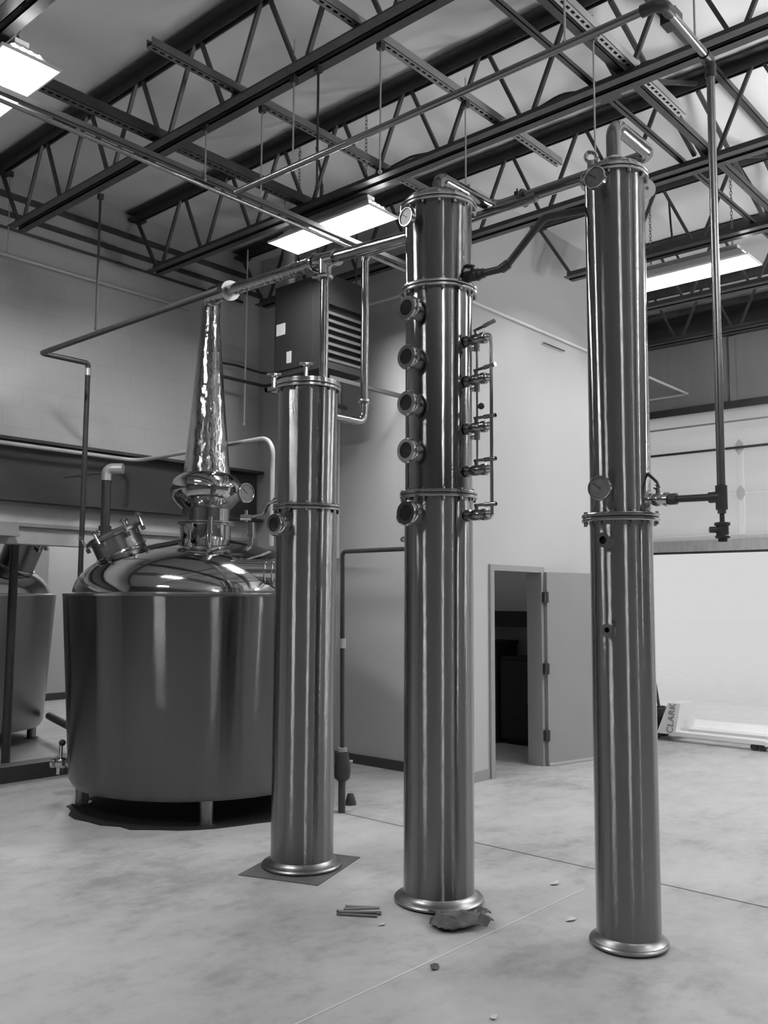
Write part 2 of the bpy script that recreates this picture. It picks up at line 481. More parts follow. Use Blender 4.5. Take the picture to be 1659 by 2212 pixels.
# ---------------------------------------------------------------- overhead doors
def overhead(name, y0, y1, zb):
    d = snode(name, (XG, (y0 + y1) / 2, zb))
    xp = XG - .05
    zs = [zb + .22, zb + .78, zb + 1.41, 4.44]
    for a, b in zip(zs[:-1], zs[1:]):
        obj('panel', MB().box((xp - .02, y0 - .05, a + .004), (xp + .02, y1 + .05, b - .004)), 'panel', d)
    obj('bottom_board', MB().box((xp - .025, y0 - .05, zb), (xp + .025, y1 + .05, zb + .15)), 'board', d)
    obj('bottom_rail', MB().box((xp - .03, y0 - .05, zb + .15), (xp + .03, y1 + .05, zb + .218)), 'panel', d)
    obj('bottom_seal', MB().box((xp - .02, y0 - .05, zb - .03), (xp + .02, y1 + .05, zb)), 'rubber', d)
    obj('strut', MB().box((xp - .055, y0 - .05, zb + 1.39), (xp - .021, y1 + .05, zb + 1.42)), 'darksteel', d)
    obj('torsion_shaft', MB().cyl((xp - .12, y0, 4.20), (xp - .12, y1, 4.20), .013, 8), 'grey', d)
    n = 3
    for k in range(n + 1):
        y = y0 + (y1 - y0) * (k + .02 if k == 0 else k - .02 if k == n else k) / n
        if name == 'door_2' and k == 2: y = 4.53
        obj('stile', MB().box((xp - .03, y - .045, zb + .22), (xp - .0205, y + .045, zb + 1.39)), 'reflector', d)
        for z in (zb + .78, zb + 1.41):
            h = MB().add([(xp - .034, y, z - .11), (xp - .034, y - .055, z - .04), (xp - .034, y - .055, z + .04), (xp - .034, y, z + .11), (xp - .034, y + .055, z + .04), (xp - .034, y + .055, z - .04),
                          (xp - .029, y, z - .11), (xp - .029, y - .055, z - .04), (xp - .029, y - .055, z + .04), (xp - .029, y, z + .11), (xp - .029, y + .055, z + .04), (xp - .029, y + .055, z - .04)],
                         [(0, 1, 2, 3, 4, 5), (11, 10, 9, 8, 7, 6)] + [(i, (i + 1) % 6, 6 + (i + 1) % 6, 6 + i) for i in range(6)])
            obj('hinge', h, 'hingeplate', d)
    for y in (y0 - .04, y1 + .04):
        obj('track', MB().box((xp - .07, y - .02, .02), (xp - .03, y + .02, 4.4)), 'galv', d)
    return d
overhead('door_2', OY0, OY1, 2.44)
overhead('door_3', OB0, OB1, 2.9)

# ================================================================ JOISTS
ZB, ZT = 5.19, 5.885
def chord(mb, x, y0, y1, z, flip, leg=.075, t=.008, gap=.036):
    s = -1 if flip else 1
    for sx in (-1, 1):
        a = x + sx * gap / 2; b = x + sx * (gap / 2 + leg)
        mb.box((min(a, b), y0, min(z, z + s * t)), (max(a, b), y1, max(z, z + s * t)))
        c = x + sx * (gap / 2 + t)
        mb.box((min(a, c), y0, min(z, z + s * leg)), (max(a, c), y1, max(z, z + s * leg)))
    return mb
PH = 3.79 - .76 * 14          # phase of the top panel points
JL = [
    ('steel bar joist cut by the top left corner of the picture', YL - .02, Y0),
    ('steel bar joist above the swan neck pot, over the leftmost lamp', YL - .02, Y0),
    ('steel bar joist directly above the lamp behind the shortest column', YL - .02, Y0),
    ('steel bar joist passing just above the middle column head', YL - .02, Y0),
    ('steel bar joist ending on the white office wall above its door', Y2 - .01, Y0),
    ('steel bar joist passing over the lamp beside the tallest column', Y2 - .01, Y0),
    ('steel bar joist nearest the overhead door wall', YL - .02, Y0),
]
for i, x in enumerate(JX):
    lab, ye, ys = JL[i]
    ys = max(ys, -2.6)
    j = thing('bar_joist', lab, 'joist', (x, (ye + ys) / 2, ZB), 'open web roof joists')
    yb = ye - .42
    obj('top_chord', chord(MB(), x, ys, ye, ZT + .055, True, .092), 'darksteel', j)
    obj('bottom_chord', chord(MB(), x, ys + .4, yb, ZB, False), 'darksteel', j)
    n = 0
    k = 0
    y = PH
    while y < ys: y += .76
    tops = []
    while y < ye - .15: tops.append(y); y += .76
    for t in tops:
        for sgn in (-1, 1):
            b = t + sgn * .345
            if b < ys + .4 or b > yb: continue
            obj('web', MB().bar((x, t + sgn * .03, ZT + .01), (x, b, ZB + .03), .027, .027), 'darksteel', j)
    obj('web', MB().bar((x, ye - .04, ZT + .01), (x, yb - .05, ZB + .03), .03, .03), 'darksteel', j)
    obj('bearing_seat', MB().box((x - .08, ye - .12, ZT - .03), (x + .08, ye, ZT + .0)), 'darksteel', j)

# bridging between the joists
def angle_x(y, z, x0, x1, w=.035, t=.005): return MB().box((x0, y - w / 2, z), (x1, y + w / 2, z + t)).box((x0, y - w / 2, z), (x1, y - w / 2 + t, z + w))
tag(obj('bridging_angle', angle_x(2.88, ZB + .078, 3.85, 9.93), 'darksteel'), 'thin bridging angle lying across the lower joist chords, passing behind the tall elbow pipe', 'bridging')
tag(obj('bridging_angle', angle_x(2.66, ZB + .078, 3.85, 8.41, .055), 'darksteel'), 'wider bridging angle lying just beside the thin one on the lower chords', 'bridging')
tag(obj('bridging_angle', angle_x(2.53, ZT - .07, 3.85, 8.41, .05), 'darksteel'), 'bridging angle under the upper joist chords, passing behind the hanging vertical pipe', 'bridging')
tag(obj('bridging_angle', angle_x(1.15, ZB + .078, 5.37, 9.93, .05), 'darksteel'), 'bridging angle in the top right corner of the picture', 'bridging')
xb = [('crossed brace rods between joists beside the white slotted channel', 5.37, 6.85), ('crossed brace rods between joists right of the hanging vertical pipe', 6.85, 8.41), ('crossed brace rods between the joists at the right picture edge', 8.41, 9.93)]
for lab, a, b in xb:
    t = thing('cross_brace', lab, 'brace', ((a + b) / 2, 2.6, 5.5))
    obj('rod', MB().bar((a + .05, 2.76, ZT - .02), (b - .05, 2.76, ZB + .09), .03, .03), 'darksteel', t)
    obj('rod', MB().bar((a + .05, 2.73, ZB + .09), (b - .05, 2.73, ZT - .02), .03, .03), 'darksteel', t)

# slotted strut channels lying on the lower chords
def strut(y, x0, x1, z, lab, m='galv', w=.058, h=.058):
    t = thing('strut_channel', lab, 'channel', ((x0 + x1) / 2, y, z), 'slotted strut channels')
    th = .003
    mb = MB()
    mb.box((x0, y - w / 2, z), (x1, y - w / 2 + th, z + h)); mb.box((x0, y + w / 2 - th, z), (x1, y + w / 2, z + h))
    # slotted web facing down: two rails and the bridges between the slots
    mb.box((x0, y - w / 2, z), (x1, y - .010, z + th)); mb.box((x0, y + .010, z), (x1, y + w / 2, z + th))
    x = x0
    while x < x1 - .02:
        mb.box((x, y - .011, z), (min(x + .024, x1), y + .011, z + th)); x += .060
    obj('channel', mb, m, t)
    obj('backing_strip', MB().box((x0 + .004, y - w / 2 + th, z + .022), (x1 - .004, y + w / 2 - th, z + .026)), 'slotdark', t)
    return t
strut(4.79, 3.10, 6.25, ZB + .075, 'dark slotted strut channel ending left of the leftmost joist, running over the swan neck', 'dullgalv')  # dull grey on this and the next channel is painted-in shade
strut(3.65, 3.0, 6.23, ZB + .075, 'slotted strut channel ending in mid air above the middle column', 'dullgalv2')
strut(5.77, 2.85, 5.5, ZB + .075, 'broad dark strut channel running from the leftmost lamp towards the heater', 'darksteel', .09, .08)
strut(2.58, 4.0, 6.14, ZB + .075, 'pale slotted strut channel near the top right, ending beside the hanging vertical pipe', 'zinc')

# ================================================================ LIGHTS
def bare(x, y, z=4.9, tube='baretube'):
    t = thing('strip_light', 'bare strip light added out of sight as extra light', 'light', (x, y, z), 'added bare strip lights')
    obj('batten', MB().box((x - .035, y - .62, z + .05), (x + .035, y + .62, z + .10)), 'reflector', t)
    for s in (-1, 1):
        obj('tube', MB().cyl((x + s * .05, y - .6, z + .04), (x + s * .05, y + .6, z + .04), .014, 8), tube, t)
        obj('hanger', MB().cyl((x, y + s * .4, z + .1), (x, y + s * .4, ZD), .004, 6), 'chain', t)

def fill_uplight(x, y, z=3.0):  # unseen trough added to light the roof from below
    t = thing('fill_uplight', 'added trough light shining up at the roof, unseen beside the photographer', 'light', (x, y, z), 'uplight troughs added as fill')
    v = [(x - .15, y - .62, z), (x + .15, y - .62, z), (x + .15, y + .62, z), (x - .15, y + .62, z), (x - .22, y - .7, z + .12), (x + .22, y - .7, z + .12), (x + .22, y + .7, z + .12), (x - .22, y + .7, z + .12)]
    obj('trough', MB().add(v, [(0, 1, 2, 3), (0, 1, 5, 4), (1, 2, 6, 5), (2, 3, 7, 6), (3, 0, 4, 7)]), 'reflector', t)
    for k in range(4): obj('tube', MB().cyl((x + (k - 1.5) * .08, y - .58, z + .05), (x + (k - 1.5) * .08, y + .58, z + .05), .016, 8), 'filltube', t)
    for q in (-1, 1): obj('hanger', MB().cyl((x, y + q * .62, z + .02), (x, y + q * .62, ZD), .005, 6), 'chain', t)

def fixture(x, y, lab, z=5.0, tube='lamptube'):
    t = thing('strip_light', lab, 'light', (x, y, z), 'fluorescent strip lights')
    w, L, d = .36, 1.24, .13
    x0, x1, y0, y1 = x - w / 2, x + w / 2, y - L / 2, y + L / 2
    mb = MB()
    ax, ay = .125, .12
    v = [(x0, y0, z), (x1, y0, z), (x1, y1, z), (x0, y1, z), (x0 + ax, y0 + ay, z + d), (x1 - ax, y0 + ay, z + d), (x1 - ax, y1 - ay, z + d), (x0 + ax, y1 - ay, z + d)]
    mb.add(v, [(4, 5, 6, 7), (0, 1, 5, 4), (1, 2, 6, 5), (2, 3, 7, 6), (3, 0, 4, 7)])
    obj('reflector', mb, 'reflector', t)
    h = MB().box((x0 + .135, y0 + .14, z + d + .002), (x1 - .135, y1 - .14, z + d + .05))
    obj('ballast_box', h, 'grey', t)
    rim = MB()
    rim.box((x0 - .012, y0 - .012, z - .004), (x0, y1 + .012, z + .012)).box((x1, y0 - .012, z - .004), (x1 + .012, y1 + .012, z + .012))
    rim.box((x0, y0 - .012, z - .004), (x1, y0, z + .012)).box((x0, y1, z - .004), (x1, y1 + .012, z + .012))
    obj('rim', rim, 'reflector', t)
    for k in range(4):
        xx = x + (k - 1.5) * .052
        obj('tube', MB().cyl((xx, y0 + .07, z + .075), (xx, y1 - .07, z + .075), .014, 8), tube, t)
    for s in (-1, 1):
        c = MB()
        zz = z + d + .06; yy = y + s * .42
        n = 0
        while zz < ZD - .1:
            mx = Matrix.Translation((x, yy, zz + .02)) @ Matrix.Rotation(pi / 2 * (n % 2), 4, 'Z') @ Matrix.Scale(1.7, 4, (0, 0, 1)) @ Matrix.Rotation(pi / 2, 4, 'X')
            c.lathe([(.012 + .003 * cos(2 * pi * q / 4), .003 * sin(2 * pi * q / 4)) for q in range(4)], 8, mx, closed=True)
            zz += .034; n += 1
        obj('chain', c, 'chain', t)
    cd = MB().pipe([(x + .02, y + .12, z + d + .05), (x + .06, y + .20, z + .33), (x + .12, y + .25, z + .62), (x + .02, y + .22, z + .86)], .011, .12, 8)
    obj('power_cord', cd, 'rubber', t)
    return t
fixture(2.47, 5.69, 'bright strip light cut by the left picture edge above the pots')
fixture(5.49, 5.53, 'bright strip light hanging behind the middle column, with pipes crossing its glare')
fixture(8.62, 3.57, 'strip light seen edge on beside the tallest column, above the overhead door', tube='dimtube')
UN = 'unseen strip light added outside the picture for extra light'  # unseen hooded lamps added to brighten the room
for (x, y) in ((-1.2, 4.6),):
    fixture(x, y, UN)
for (x, y) in ((8.9, .6), (11.25, 2.1), (11.25, -.6)): fixture(x, y, UN, tube='brighttube')
for (x, y) in ((8.05, .3), (7.2, -.2)): fill_uplight(x, y)
bare(8.6, 6.0, 4.2, 'officefill')  # unseen lamp added to lift the dark office
for (x, y) in ((6.4, -1.5), (.6, -1.7), (3.6, -4.6)): bare(x, y)  # unseen lamps added for the bright stripes on the columns
fixture(6.6, 12.2, 'strip light hanging in the room beyond the wide opening, hidden by the block wall', tube='brighttube')
fixture(8.3, 13.7, 'unseen strip light added in the room beyond the wide opening, near its far wall', tube='filltube')  # unseen lamp added to brighten the far wall

# ================================================================ COLUMNS
VF = Vector((cos(YAW), sin(YAW), 0))          # away from the camera
VR = Vector((sin(YAW), -cos(YAW), 0))         # to the right of the picture
ZUP = Vector((0, 0, 1))

def flange_pair(par, c, z, r, ri, th=.018, bolts=12, name='flange'):
    cx, cy = c
    for k, z0 in enumerate((z - th - .003, z + .003)):
        mb = MB().lathe([(ri, z0), (r - .004, z0), (r, z0 + .004), (r, z0 + th - .004), (r - .004, z0 + th), (ri, z0 + th)], 48, Matrix.Translation((cx, cy, 0)), closed=True)
        obj(name, mb, 'flange', par, at=(cx, cy, z0 + th / 2))
    obj('gasket', MB().lathe([(ri, z - .003), (r - .008, z - .003), (r - .008, z + .003), (ri, z + .003)], 40, Matrix.Translation((cx, cy, 0)), closed=True), 'rubber', par)
    for k in range(bolts):
        a = 2 * pi * (k + .5) / bolts
        x = cx + (r - .016) * cos(a); y = cy + (r - .016) * sin(a)
        mb = MB().lathe([(0, z - th - .020), (.010, z - th - .020), (.010, z - th - .004), (.006, z - th - .004), (.006, z + th + .004), (.010, z + th + .004), (.010, z + th + .014), (0, z + th + .014)], 6, Matrix.Translation((x, y, 0)))
        obj('bolt', mb, 'chrome', par, at=(x, y, z))

def sight(par, c, r, z, d, R=.052, L=.085, name='sight_glass'):
    """short tube with a clamped dark glass, pointing along d from a column of radius r"""
    d = Vector(d).normalized(); o = Vector((c[0], c[1], z)) + d * (r - .02)
    mx = frame(o, d)
    tube = obj(name, MB().lathe([(R - .006, 0), (R - .006, L), (R + .014, L), (R + .014, L + .008), (R + .004, L + .008), (R, L - .006), (R, 0)], 24, mx), 'chrome', par)
    ring = MB().lathe([(R + .010, L - .014), (R + .024, L - .010), (R + .026, L + .010), (R + .018, L + .026), (R - .004, L + .026), (R - .004, L + .014), (R + .010, L + .012)], 24, mx, closed=True)
    obj('clamp', ring, 'chrome', tube)
    obj('glass', MB().lathe([(0, L + .012), (R - .003, L + .012), (R - .003, L + .020), (0, L + .021)], 24, mx), 'glass', tube)
    w = MB()
    sd = mx.to_3x3() @ Vector((-1, 0, 0)); sd.normalize()
    if sd.dot(VR) < 0: sd = -sd
    q = o + d * (L + .004) + sd * (R + .026)
    w.box((-.012, -.012, -.014), (.012, .012, .014), frame(q, sd)); w.cyl(q + ZUP * -.02, q + ZUP * .028, .005, 8); w.cyl(q + ZUP * .024, q + ZUP * .036, .010, 6)
    obj('wing_nut', w, 'chrome', tube)
    return tube

def dial(par, o, d, R=.058, stem=.09):
    d = Vector(d).normalized(); o = Vector(o)
    mx = frame(o, d)
    st = MB().cyl(o, o + d * stem, .013, 10).cyl(o + d * .02, o + d * .045, .022, 6)
    gq = obj('gauge', st.lathe([(0, stem), (R * .55, stem), (R, stem + .010), (R, stem + .034), (R - .006, stem + .036), (R - .006, stem + .030), (0, stem + .030)], 28, mx), 'chrome', par)
    obj('dial_face', MB().lathe([(0, stem + .031), (R - .007, stem + .031), (R - .007, stem + .0325), (0, stem + .0325)], 24, mx), 'gauge', gq)
    obj('needle', MB().box((-.003, -.010, stem + .033), (.003, R * .68, stem + .035), mx @ Matrix.Rotation(.9, 4, 'Z')), 'rubber', gq)
    obj('glass_rim', MB().torus(o + d * (stem + .036), d, R - .003, .004, 28, 6), 'chrome', gq)
    return gq

def ballvalve(par, a, b, r, lever_dir, name='valve', lever=.14, m='chrome'):
    """valve body along a-b with a lever handle"""
    a = Vector(a); b = Vector(b); d = (b - a).normalized(); L = (b - a).length
    mx = frame(a, d)
    v = obj(name, MB().lathe([(0, 0), (r * .75, 0), (r * .75, L * .1), (r * 1.25, L * .12), (r * 1.25, L * .26), (r * .9, L * .28), (r * 1.15, L * .4), (r * 1.15, L * .62), (r * .9, L * .72), (r * 1.25, L * .74), (r * 1.25, L * .88), (r * .75, L * .9), (r * .75, L), (0, L)], 16, mx), m, par)
    s = a + d * L * .5
    obj('stem', MB().cyl(s, s + ZUP * (r * 1.15 + .028), r * .42, 10), m, v)
    q = s + ZUP * (r * 1.15 + .026); ld = Vector(lever_dir).normalized()
    obj('handle', MB().cyl(q - ld * .014, q + ld * lever, .009, 10).cyl(q + ld * lever * .42, q + ld * lever, .013, 12), m, v)
    return v

RC, MC, LC = (4.45, 2.264), (4.328, 3.403), (4.262, 4.497)

def base_flange(par, c, r, R, m='baseplate'):
    obj('base_flange', MB().lathe([(r, .008), (R - .006, .008), (R, .014), (R, .022), (R - .008, .030), (r + .03, .034), (r + .006, .05), (r, .06)], 48, Matrix.Translation((c[0], c[1], 0)), closed=True), m, par, at=(c[0], c[1], .03))
    obj('base_pad', MB().lathe([(0, 0), (R - .03, 0), (R - .03, .008), (0, .008)], 40, Matrix.Translation((c[0], c[1], 0))), 'rubber', par)

def shell(par, name, c, r, z0, z1, m='column', seg=64):
    # split into short rings so the brushed grain stays level
    mb = MB().lathe([(r, z0), (r, z0 + .004), (r, z1 - .004), (r, z1)], seg, Matrix.Translation((c[0], c[1], 0)))
    mb.lathe([(r - .012, z0), (r - .012, z1)], 32, Matrix.Translation((c[0], c[1], 0)))
    return obj(name, mb, m, par, at=(c[0], c[1], (z0 + z1) / 2))

# ---- right column (tallest in the picture)
T = thing('still_column', 'tallest steel column standing nearest the bright overhead door, with a looped pipe on top', 'column', (RC[0], RC[1], 0), 'stainless still columns')
base_flange(T, RC, .163, .20)
shell(T, 'lower_body', RC, .163, .05, 2.165)
flange_pair(T, RC, 2.185, .205, .155)
shell(T, 'upper_body', RC, .160, 2.205, 4.06)
flange_pair(T, RC, 4.075, .185, .15, .016, 10)
obj('top_cap', MB().lathe([(.172, 4.094), (.172, 4.104), (.150, 4.125), (.10, 4.148), (.05, 4.158), (0, 4.158)], 40, Matrix.Translation((RC[0], RC[1], 0))), 'mirror', T, at=(RC[0], RC[1], 4.12))
dl = (-VR * .85 - VF * .75).normalized(); dl2 = (-VR * .62 - VF * .78).normalized()
dial(T, Vector((RC[0], RC[1], 2.325)) + dl2 * .155, dl2 * 1, .062, .07)
dial(T, Vector((RC[0], RC[1], 3.99)) + dl2 * .155, dl2, .060, .06)
def port(par, c, r, z, d, R=.024, L=.05):
    d = Vector(d).normalized(); o = Vector((c[0], c[1], z)) + d * (r - .012); mx = frame(o, d)
    p = obj('port', MB().lathe([(R - .006, 0), (R - .006, L), (R + .012, L), (R + .012, L - .008), (R, L - .016), (R, 0)], 18, mx), 'chrome', par)
    obj('bore', MB().lathe([(0, L - .03), (R - .007, L - .03), (R - .007, L - .028), (0, L - .028)], 16, mx), 'slotdark', p)
port(T, RC, .163, 2.06, -VR * .72 - VF * .8, .027)
port(T, RC, .163, 1.60, -VR * .62 - VF * .8, .020)
# lifting lug and clamp on the right of the head
lug = Vector((RC[0], RC[1], 4.03)) + (VR * .98 + VF * .1) * .165
obj('lifting_lug', MB().lathe([(.012, -.006), (.055, -.006), (.055, .006), (.012, .006)], 24, frame(lug + VR * .02, (-VF * .9 + VR * .2)), closed=True), 'zinc', T)
obj('head_clamp', MB().sphere(Vector((RC[0], RC[1], 4.115)) + VR * .165, .026, 12).cyl(Vector((RC[0], RC[1], 4.10)) + VR * .165, Vector((RC[0], RC[1], 4.15)) + VR * .165, .010, 8), 'chrome', T)
obj('lifting_eye', MB().torus(Vector((RC[0], RC[1], 4.20)) - VR * .125, -VF, .030, .012, 20, 8).cyl(Vector((RC[0], RC[1], 4.10)) - VR * .125, Vector((RC[0], RC[1], 4.175)) - VR * .125, .022, 12), 'chrome', T)

# ---- middle column
T = thing('still_column', 'middle steel column with a row of dark sight glasses and a ladder of small valves', 'column', (MC[0], MC[1], 0), 'stainless still columns')
base_flange(T, MC, .208, .262)
shell(T, 'lower_body', MC, .208, .05, 2.355)
flange_pair(T, MC, 2.376, .238, .20)
shell(T, 'polished_body', MC, .205, 2.396, 3.625, 'mirror')
flange_pair(T, MC, 3.645, .240, .20)
shell(T, 'upper_body', MC, .207, 3.665, 4.165)
flange_pair(T, MC, 4.185, .240, .20, .018, 14)
obj('top_cap', MB().lathe([(.225, 4.204), (.225, 4.216), (.200, 4.245), (.13, 4.272), (.05, 4.285), (0, 4.285)], 48, Matrix.Translation((MC[0], MC[1], 0))), 'mirror', T, at=(MC[0], MC[1], 4.24))
ds = (-VR * .70 - VF * .72)
for z in (3.487, 3.188, 2.909, 2.624, 2.254): sight(T, MC, .207, z, ds)
dial(T, Vector((MC[0], MC[1], 4.06)) + dl * .195, dl, .058, .05)
# gauge-cock ladder on the near-right side: valves along -Y
ZV = (3.30, 3.055, 2.765, 2.51, 2.245)
for i, z in enumerate(ZV):
    tilt = Vector((0, -1, .22 if i == 0 else .10 if i == 1 else 0))
    v = ballvalve(T, (4.33, 3.215, z), (4.33, 3.03, z), .028, tilt, 'sample_valve', .14, 'valvesteel')
    obj('union', MB().sphere((4.33, 3.035, z), .026, 12), 'chrome', v)
obj('level_tube', MB().pipe([(4.33, 3.055, ZV[0] + .012), (4.33, 3.012, ZV[0] + .012), (4.33, 3.012, ZV[4] - .02), (4.33, 3.055, ZV[4] - .02)], .0105, .03, 10), 'chrome', T)
for i in range(3):
    t = obj('sample_tube', MB().cyl((4.33, 3.115, ZV[i] - .02), (4.33, 3.115, ZV[i + 1] + .02), .007, 10), 'chrome', T)
    obj('tube_nut', MB().cyl((4.33, 3.115, ZV[i] - .075), (4.33, 3.115, ZV[i] - .03), .017, 6).cyl((4.33, 3.16, ZV[i] - .055), (4.33, 3.115, ZV[i] - .055), .013, 8), 'chrome', t)
obj('sample_knob', MB().sphere((4.33, 3.085, 2.89), .020, 12), 'rubber', T)
# bent stubs on the side facing the shortest column
obj('return_bend', MB().pipe([(4.328, 3.59, 2.265), (4.328, 3.72, 2.265), (4.47, 3.72, 2.262), (4.47, 3.58, 2.26)], .045, .06, 14), 'chrome', T)
obj('return_bend', MB().pipe([(4.328, 3.60, 2.125), (4.328, 3.71, 2.125), (4.43, 3.71, 2.123), (4.43, 3.58, 2.12)], .018, .04, 12), 'chrome', T)

# ---- left (shortest) column
T = thing('still_column', 'shortest steel column, standing in front of the swan neck pot on a dark plywood pad', 'column', (LC[0], LC[1], 0), 'stainless still columns')
base_flange(T, LC, .206, .265)
shell(T, 'lower_body', LC, .207, .05, 2.345)
flange_pair(T, LC, 2.365, .232, .195, .016)
shell(T, 'upper_body', LC, .203, 2.385, 3.175)
flange_pair(T, LC, 3.200, .225, .19, .02, 10)
obj('top_cap', MB().lathe([(.22, 3.222), (.22, 3.236), (.18, 3.245), (0, 3.245)], 40, Matrix.Translation((LC[0], LC[1], 0))), 'flange', T, at=(LC[0], LC[1], 3.23))
sight(T, LC, .207, 2.235, -VR * .62 - VF * .7)
def wing(par, p, s=1.0):
    p = Vector(p)
    obj('wing_handle', MB().cyl(p, p + ZUP * .06 * s, .014 * s, 10).sphere(p + ZUP * .075 * s, .028 * s, 12, .55).cyl(p + ZUP * .085 * s - VR * .045 * s, p + ZUP * .085 * s + VR * .045 * s, .010 * s, 8), 'chrome', par)
hp = Vector((LC[0], LC[1], 0)) - VR * .20
hz = obj('drain_tube', MB().pipe([hp + ZUP * 2.42, hp - VR * .06 + ZUP * 2.40, hp - VR * .09 + ZUP * 2.32, hp - VR * .20 + ZUP * 2.30], .012, .04, 10), 'chrome', T)
obj('drain_cock', MB().cyl(hp - VR * .18 + ZUP * 2.30, hp - VR * .25 + ZUP * 2.30, .022, 12).cyl(hp - VR * .215 + ZUP * 2.27, hp - VR * .215 + ZUP * 2.35, .012, 8), 'chrome', hz)
wing(T, Vector((LC[0], LC[1], 3.24)) - VF * .19 + VR * .0)
wing(T, Vector((LC[0], LC[1], 3.20)) - VR * .235 - VF * .02, 1.1)
obj('side_nozzle', MB().cyl((LC[0] - .02, LC[1] + .18, 2.43), (LC[0] - .02, LC[1] + .30, 2.43), .03, 12), 'chrome', T)
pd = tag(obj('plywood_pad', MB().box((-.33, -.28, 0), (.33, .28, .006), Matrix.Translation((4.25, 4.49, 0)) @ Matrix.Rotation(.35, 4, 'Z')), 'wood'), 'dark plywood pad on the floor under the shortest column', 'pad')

# ================================================================ PROCESS PIPES
def pipe_thing(name, lab, cat, pts, r, fil, m, loc=None, seg=14):
    o = obj(name, MB().pipe(pts, r, fil, seg), m, at=loc or pts[0])
    return tag(o, lab, cat)
# crossover from middle column head to right column head
x = thing('vapour_pipe', 'looped vapour pipe joining the head of the middle column to the head of the tallest', 'pipe', (MC[0], MC[1], 4.28))
obj('pipe', MB().pipe([(MC[0], MC[1], 4.28), (MC[0], MC[1], 4.40), (4.93, 3.40, 4.40), (4.93, 2.264, 4.40), (RC[0], RC[1], 4.40), (RC[0], RC[1], 4.155)], .040, .085, 20), 'mirror', x)
for (p, d) in (((MC[0], MC[1], 4.30), ZUP), ((RC[0], RC[1], 4.175), ZUP), ((4.93, 3.16, 4.40), Vector((0, 1, 0)))):
    mxf = frame(p, d)
    obj('clamp', MB().lathe([(.038, -.012), (.056, -.012), (.062, 0), (.056, .012), (.038, .012)], 24, mxf, closed=True).box((.05, -.014, -.014), (.095, .014, .014), mxf).cyl(mxf @ Vector((.08, -.03, 0)), mxf @ Vector((.08, .035, 0)), .006, 8), 'blackiron' if d.y else 'chrome', x)
# dark pipe from middle column to tallest column
x = thing('feed_pipe', 'dark pipe with a cranked bend between the upper middle column and the tallest column', 'pipe', (4.33, 3.2, 3.70))
obj('pipe', MB().pipe([(4.33, 3.2, 3.70), (4.33, 2.91, 3.69), (4.33, 2.64, 3.92), (4.40, 2.40, 3.925)], .022, .05, 12), 'blackiron', x)
obj('elbow', MB().cyl((4.33, 3.10, 3.697), (4.33, 3.06, 3.696), .030, 12).cyl((4.33, 2.935, 3.69), (4.33, 2.885, 3.71), .029, 12), 'blackiron', x)
ballvalve(x, (4.33, 3.205, 3.70), (4.33, 3.085, 3.697), .030, (.25, .95, .3), 'valve', .06, 'blackiron')
# pot lyne arm -> tee -> middle column, with the drop into the shortest column
PC = Vector((5.049, 6.651, 0))
PB = (4.83, 4.497)
TEE = Vector((4.333, 4.42, 4.115))
APEX = PC + Vector((0, 0, 4.535))
ARM0 = APEX + (TEE - APEX).normalized() * .50
x = thing('lyne_arm', 'thick polished lyne arm sloping from the swan neck to the tee above the shortest column', 'pipe', tuple(ARM0))
obj('arm', MB().cyl(ARM0, TEE, .052, 20), 'hammered', x)
obj('ferrule', MB().lathe([(.05, -.012), (.088, -.012), (.088, .012), (.05, .012)], 28, frame(ARM0, TEE - ARM0), closed=True), 'zinc', x)
tee = obj('tee', MB().cyl(TEE - (TEE - ARM0).normalized() * .10, TEE + Vector((0, -.12, -.005)), .060, 20).cyl(TEE, TEE - ZUP * .13, .045, 16), 'chrome', x)
mxf = frame(TEE - ZUP * .12, ZUP)
obj('clamp', MB().lathe([(.030, -.014), (.055, -.014), (.062, 0), (.055, .014), (.030, .014)], 20, mxf, closed=True).cyl(TEE - ZUP * .12 - VR * .09, TEE - ZUP * .12 - VR * .05, .014, 8), 'chrome', tee)
mxf = frame(TEE + (ARM0 - TEE).normalized() * .13, ARM0 - TEE)
obj('clamp', MB().lathe([(.05, -.014), (.068, -.014), (.074, 0), (.068, .014), (.05, .014)], 20, mxf, closed=True), 'chrome', tee)
pipe_thing('drop_tube', 'slim polished tube dropping from the tee into the top of the shortest column', 'pipe', [TEE - ZUP * .13, (TEE.x, TEE.y, 3.245)], .030, 0, 'mirror', seg=20)
pipe_thing('transfer_pipe', 'polished pipe from the tee to the upper side of the middle column', 'pipe', [TEE + Vector((0, -.10, 0)), (4.345, 3.60, 4.085)], .043, 0, 'mirror', seg=18)
x = thing('riser_pipe', 'polished riser leaving the side of the shortest column and elbowing up behind it', 'pipe', (4.45, 4.497, 3.06))
obj('pipe', MB().pipe([(4.45, 4.497, 3.045), (PB[0], PB[1], 3.045), (PB[0], PB[1], 4.33), (4.83, 3.0, 4.325)], .030, .07, 18), 'mirror', x)
obj('clamp', MB().lathe([(.028, -.014), (.040, -.014), (.044, 0), (.040, .014), (.028, .014)], 20, frame((PB[0], PB[1], 3.20), ZUP), closed=True), 'chrome', x)

